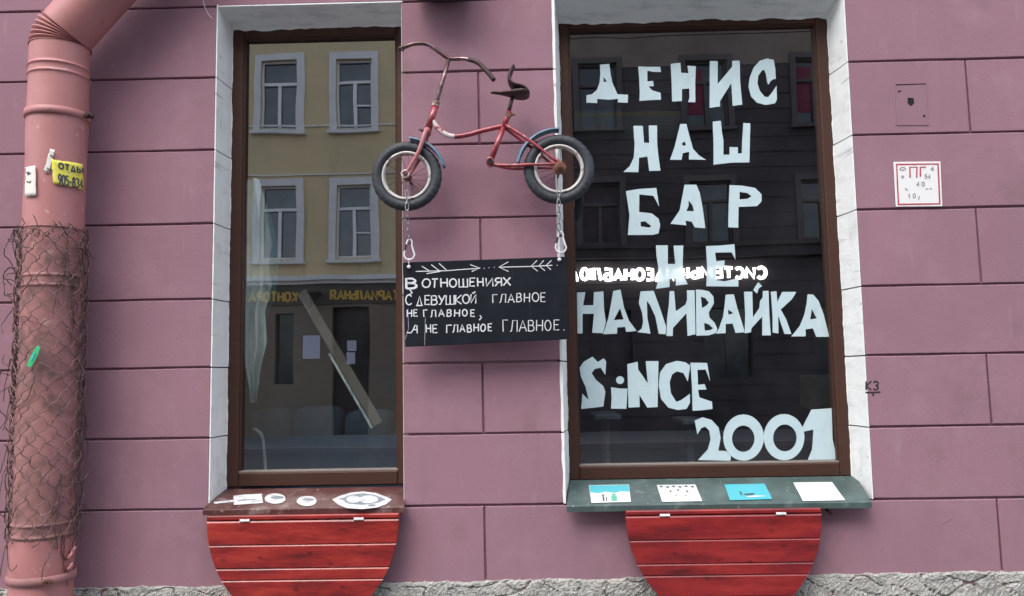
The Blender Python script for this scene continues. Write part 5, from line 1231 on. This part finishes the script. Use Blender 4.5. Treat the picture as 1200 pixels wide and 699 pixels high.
# ------------------------------------------------------------------ across the street (seen mirrored in the panes)
MY = 2*GY-STREET_Y                      # depth of the mirrored facade
def X(px_, y=300): return P(px_, y, MY).x
def Zm(py_, x=370): return P(x, py_, MY).z
FY = STREET_Y                           # facade plane, faces +y
def far_wall(b, x0, x1, z0, z1, holes, y0, y1):
    xs = sorted({x0, x1}|{h[0] for h in holes}|{h[1] for h in holes}); zz = sorted({z0, z1}|{h[2] for h in holes}|{h[3] for h in holes})
    for i in range(len(xs)-1):
        run = None
        for j in range(len(zz)-1):
            cx, cz = (xs[i]+xs[i+1])/2, (zz[j]+zz[j+1])/2
            inside = any(h[0] < cx < h[1] and h[2] < cz < h[3] for h in holes)
            if not inside: box(b, xs[i], xs[i+1], y0, y1, zz[j], zz[j+1])
def far_window(parent, x0, x1, z0, z1, cas, cw, sash, bars=1, tint=None, pane='pane'):
    b = NB(); yf = FY+0.06
    box(b, x0-cw, x0-0.001, FY-0.02, yf, z0-cw*.3, z1+cw); box(b, x1+0.001, x1+cw, FY-0.02, yf, z0-cw*.3, z1+cw); box(b, x0-0.001, x1+0.001, FY-0.02, yf, z1+0.001, z1+cw)
    box(b, x0-cw*1.25, x1+cw*1.25, FY-0.02, FY+0.16, z0-cw*.3-0.09, z0-cw*.3-0.001)
    w_ = obj('window', b, cas, parent)
    b = NB(); y0, y1 = FY-0.16, FY-0.10; s = 0.055
    box(b, x0, x0+s, y0, y1, z0, z1); box(b, x1-s, x1, y0, y1, z0, z1); box(b, x0+s, x1-s, y0, y1, z0, z0+s); box(b, x0+s, x1-s, y0, y1, z1-s, z1)
    zt = z1-(z1-z0)*0.33; box(b, x0+s, x1-s, y0+.002, y1+.01, zt-0.04, zt+0.04)
    xm = (x0+x1)/2; box(b, xm-0.045, xm+0.045, y0+.001, y1+.006, z0+s, zt-0.04)
    if bars > 1: zq = z0+(zt-z0)*0.5; box(b, xm+0.045, x1-s, y0+.003, y1+.002, zq-0.02, zq+0.02)
    obj('sash', b, sash, w_)
    b = NB(); box(b, x0+0.01, x1-0.01, FY-0.20, FY-0.175, z0+0.01, z1-0.01); obj('pane', b, M[pane], w_)
    if tint: b = NB(); box(b, x0+s, x0+(x1-x0)*0.45, FY-0.172, FY-0.165, z0+(z1-z0)*.2, z1-0.2); obj('curtain', b, tint, w_)
    return w_
XD = X(560)                             # party line of the two houses
TOPZ = 15.5
yb_ = empty('yellow_building', (X(378), FY-4, 0), 'yellow plaster building across the street mirrored in the left window', 'building')
wins = []
for (xa, xb) in ((304.5, 347.5), (394, 435.5)):
    wins.append((X(xa), X(xb), Zm(150.5), Zm(71))); wins.append((X(xa), X(xb), Zm(302), Zm(218)))
for k in (-1, 1, -2):
    dx = (X(414.7)-X(326))*k*2
    if k == 1: continue
    for (xa, xb) in ((304.5, 347.5), (394, 435.5)):
        for (za, zc) in ((150.5, 71), (302, 218)): wins.append((X(xa)+dx, X(xb)+dx, Zm(za), Zm(zc)))
up = Zm(71)-Zm(218)
wins += [(a_, b_, c_+up, d_+up) for (a_, b_, c_, d_) in wins if c_ > Zm(160)]
gf = [(X(390), X(432), 0.02, Zm(361)), (X(322), X(345), Zm(450), Zm(367))]
zfas = Zm(325)
b = NB(); far_wall(b, -16, XD, zfas, TOPZ, wins, FY-0.5, FY); obj('wall', b, M['yellow_plaster'], yb_)
b = NB(); far_wall(b, -16, XD, 0.0, zfas-0.002, gf, FY-0.5, FY-0.03); obj('ground_floor_wall', b, M['grey_plaster'], yb_)
b = NB(); box(b, -16, XD, FY-0.02, FY+0.22, zfas-0.10, zfas+0.03); box(b, -16, XD, FY-0.02, FY+0.12, zfas-0.2, zfas-0.101); box(b, -16, XD, FY-0.02, FY+0.04, Zm(148), Zm(146.5)); box(b, -16, XD, FY-0.02, FY+0.04, Zm(206), Zm(204.5)); obj('cornice', b, M['casing'], yb_)
b = NB(); box(b, -16, XD, FY-9, FY-0.501, TOPZ-0.4, TOPZ+0.6); box(b, -16, XD, FY-0.6, FY+0.4, TOPZ, TOPZ+0.3); obj('roof', b, M['roof'], yb_)
b = NB(); box(b, -16, XD-0.01, FY-0.9, FY-0.55, 0, TOPZ-0.41); obj('inner_wall', b, M['interior'], yb_)
for i, (a_, b_, c_, d_) in enumerate(wins): far_window(yb_, a_, b_, c_, d_, M['casing'], 0.2, M['sash'], 2 if i % 4 >= 2 else 1)
b = NB(); box(b, gf[0][0], gf[0][1], FY-0.3, FY-0.22, 0.02, gf[0][3]); box(b, gf[0][0]+.05, gf[0][1]-.05, FY-0.219, FY-0.2, 0.3, 1.2); dr = obj('door', b, M['door'], yb_)
b = NB(); box(b, X(405), X(415), FY-0.198, FY-0.19, Zm(412), Zm(400)); box(b, X(404), X(413.5), FY-0.198, FY-0.19, Zm(427), Zm(413.5)); obj('notice', b, M['notice'], dr)
b = NB(); box(b, gf[1][0], gf[1][1], FY-0.3, FY-0.25, gf[1][2], gf[1][3]); obj('window', b, M['pane_dark'], yb_)
b = NB(); box(b, X(357), X(376), FY-0.028, FY-0.01, Zm(421), Zm(394)); obj('notice_board', b, M['notice'], yb_)
# gold sign letters of the notary
def far_text(text, xs, xe, yt, yb, r, m, parent, name='lettering', off=0.03, dz=0):
    b = NB(); ln = word(text, xs, xe, yt, yt, yb, yb)
    for l in ln:
        q = [P(x, y, MY) for x, y in l]; q = [Vector((p.x, FY+off, p.z+dz)) for p in q]
        tube(b, q, r, 8, flat=(Vector((0, 1, 0)), 0.6))
    return obj(name, b, m, parent)
ns = empty('notary_sign', (X(420), FY, Zm(356)), 'long dark fascia sign with gold letters on the yellow building', 'sign')
b = NB(); box(b, X(280), X(500), FY-0.028, FY+0.02, Zm(357), Zm(336)); obj('fascia', b, M['band'], ns)
far_text('НОТАРИАЛЬНАЯ', 483, 388.5, 341.5, 352, 0.035, M['gold'], ns, off=0.035)
far_text('КОНТОРА', 348, 293, 343, 353.5, 0.035, M['gold'], ns, off=0.035)
lmp = empty('street_wall_lamp', (X(368), FY+.2, Zm(361)), 'dark tapered wall lamp between the gold sign words', 'lamp')
b = NB(); c_ = Vector((X(368), FY+0.28, 0)); lathe(b, [(0.02, Zm(362)), (0.05, Zm(361)), (0.20, Zm(346.5)), (0.30, Zm(345.5)), (0.30, Zm(343.5)), (0.02, Zm(342.5))], c_, 16); obj('shade', b, M['lamp'], lmp)
b = NB(); tube(b, [(X(368), FY+0.022, Zm(350)), (X(368), FY+0.28, Zm(350))], 0.03, 8); obj('bracket', b, M['lamp'], lmp)

bb_ = empty('brown_building', (X(815), FY-4, 0), 'dark brown banded building across the street mirrored in the right window', 'building')
wins = []
for (xa, xb) in ((683, 728), (811, 860), (943, 990)):
    wins += [(X(xa), X(xb), Zm(148, 800), Zm(72, 800)), (X(xa), X(xb), Zm(284, 800), Zm(213, 800))]
pit = X(811)-X(683)
for (xa, xb) in ((943, 990),):
    for k in (1, 2): wins += [(X(xa)+pit*k, X(xb)+pit*k, Zm(148, 800), Zm(72, 800)), (X(xa)+pit*k, X(xb)+pit*k, Zm(284, 800), Zm(213, 800))]
wins += [(X(683)-pit, X(728)-pit, Zm(148, 800), Zm(72, 800))] if X(683)-pit > XD+0.3 else []
up = Zm(72, 800)-Zm(213, 800)
wins += [(a_, b_, c_+up, d_+up) for (a_, b_, c_, d_) in wins if c_ > Zm(160, 800)]
gf = [(X(687), X(738), Zm(440, 800), Zm(362, 800)), (X(822), X(877), Zm(444, 800), Zm(362, 800)), (X(950), X(1000), 0.05, Zm(362, 800))]
zc1, zc0 = Zm(286, 800), Zm(302, 800)
zmid = Zm(78, 800)
b = NB(); 
def band_wall(b, x0, x1, z0, z1, holes, step, g, y0, y1):
    z_ = z0
    while z_ < z1-0.05:
        zt = min(z_+step, z1); hs_ = [h for h in holes if h[3] > z_ and h[2] < zt]
        far_wall(b, x0, x1, z_, zt-g, [(h[0], h[1], max(h[2], z_), min(h[3], zt-g)) for h in hs_ if min(h[3], zt-g) > max(h[2], z_)], y0, y1); z_ = zt
band_wall(b, XD+0.01, 17, zc1, zmid, wins, 0.42, 0.05, FY-0.5, FY); obj('wall', b, M['brown_plaster'], bb_)
b = NB(); band_wall(b, XD+0.01, 17, zmid+0.002, TOPZ+.6, wins, 0.9, 0.03, FY-0.5, FY); obj('upper_wall', b, M['taupe_plaster'], bb_)
b = NB(); far_wall(b, XD+0.02, 16.99, zc1, TOPZ+.5, [(h[0]-.01, h[1]+.01, h[2]-.01, h[3]+.01) for h in wins], FY-0.499, FY-0.018); obj('joint_backing', b, M['brown_plaster'], bb_)
b = NB(); far_wall(b, XD+0.02, 16.99, 0.01, zc0-.01, [(h[0]-.01, h[1]+.01, h[2]-.01, h[3]+.01) for h in gf], FY-0.499, FY-0.048); obj('joint_backing', b, M['brown_plaster'], bb_)
b = NB(); band_wall(b, XD+0.01, 17, 0.0, zc0, gf, 0.40, 0.045, FY-0.5, FY-0.03); obj('ground_floor_wall', b, M['brown_plaster'], bb_)
b = NB(); box(b, XD+0.02, 17, FY-0.45, FY+0.16, zc0+0.002, zc1-0.002); box(b, XD+0.02, 17, FY-0.01, FY+0.26, zc1-0.1, zc1-0.004); obj('cornice', b, M['brown_plaster'], bb_)
b = NB(); box(b, XD+0.01, 17, FY-9, FY-0.51, TOPZ+0.2, TOPZ+1.2); box(b, XD+0.01, 17, FY-0.6, FY+0.4, TOPZ+.61, TOPZ+0.9); obj('roof', b, M['roof'], bb_)
b = NB(); box(b, XD+0.01, 17, FY-0.9, FY-0.55, 0, TOPZ+0.19); obj('inner_wall', b, M['interior'], bb_)
for i, (a_, b_, c_, d_) in enumerate(wins): far_window(bb_, a_, b_, c_, d_, M['brown_casing'], 0.16, M['brown_casing'], 1, M['red_cloth'] if i in (2, 4) else None, 'pane_dark')
for (a_, b_, c_, d_) in gf:
    b = NB(); box(b, a_, b_, FY-0.32, FY-0.27, c_, d_); box(b, (a_+b_)/2-.04, (a_+b_)/2+.04, FY-0.268, FY-0.24, c_, d_); obj('window', b, M['pane_dark'], bb_)
cs_ = empty('lit_sign', (X(780), FY, Zm(330, 800)), 'row of lit white letters on the brown building mirrored in the right window', 'sign')
far_text('СИСТЕМЫ', 896, 806, 314, 326.5, 0.047, M['lit'], cs_, off=0.10)
far_text('ВИДЕОНАБЛЮДЕНИЯ', 800, 622, 316, 328.5, 0.047, M['lit'], cs_, off=0.10)
b = NB(); box(b, X(622), X(897), FY-0.02, FY+0.06, Zm(323, 800), Zm(321, 800)); obj('rail', b, M['lamp'], cs_)
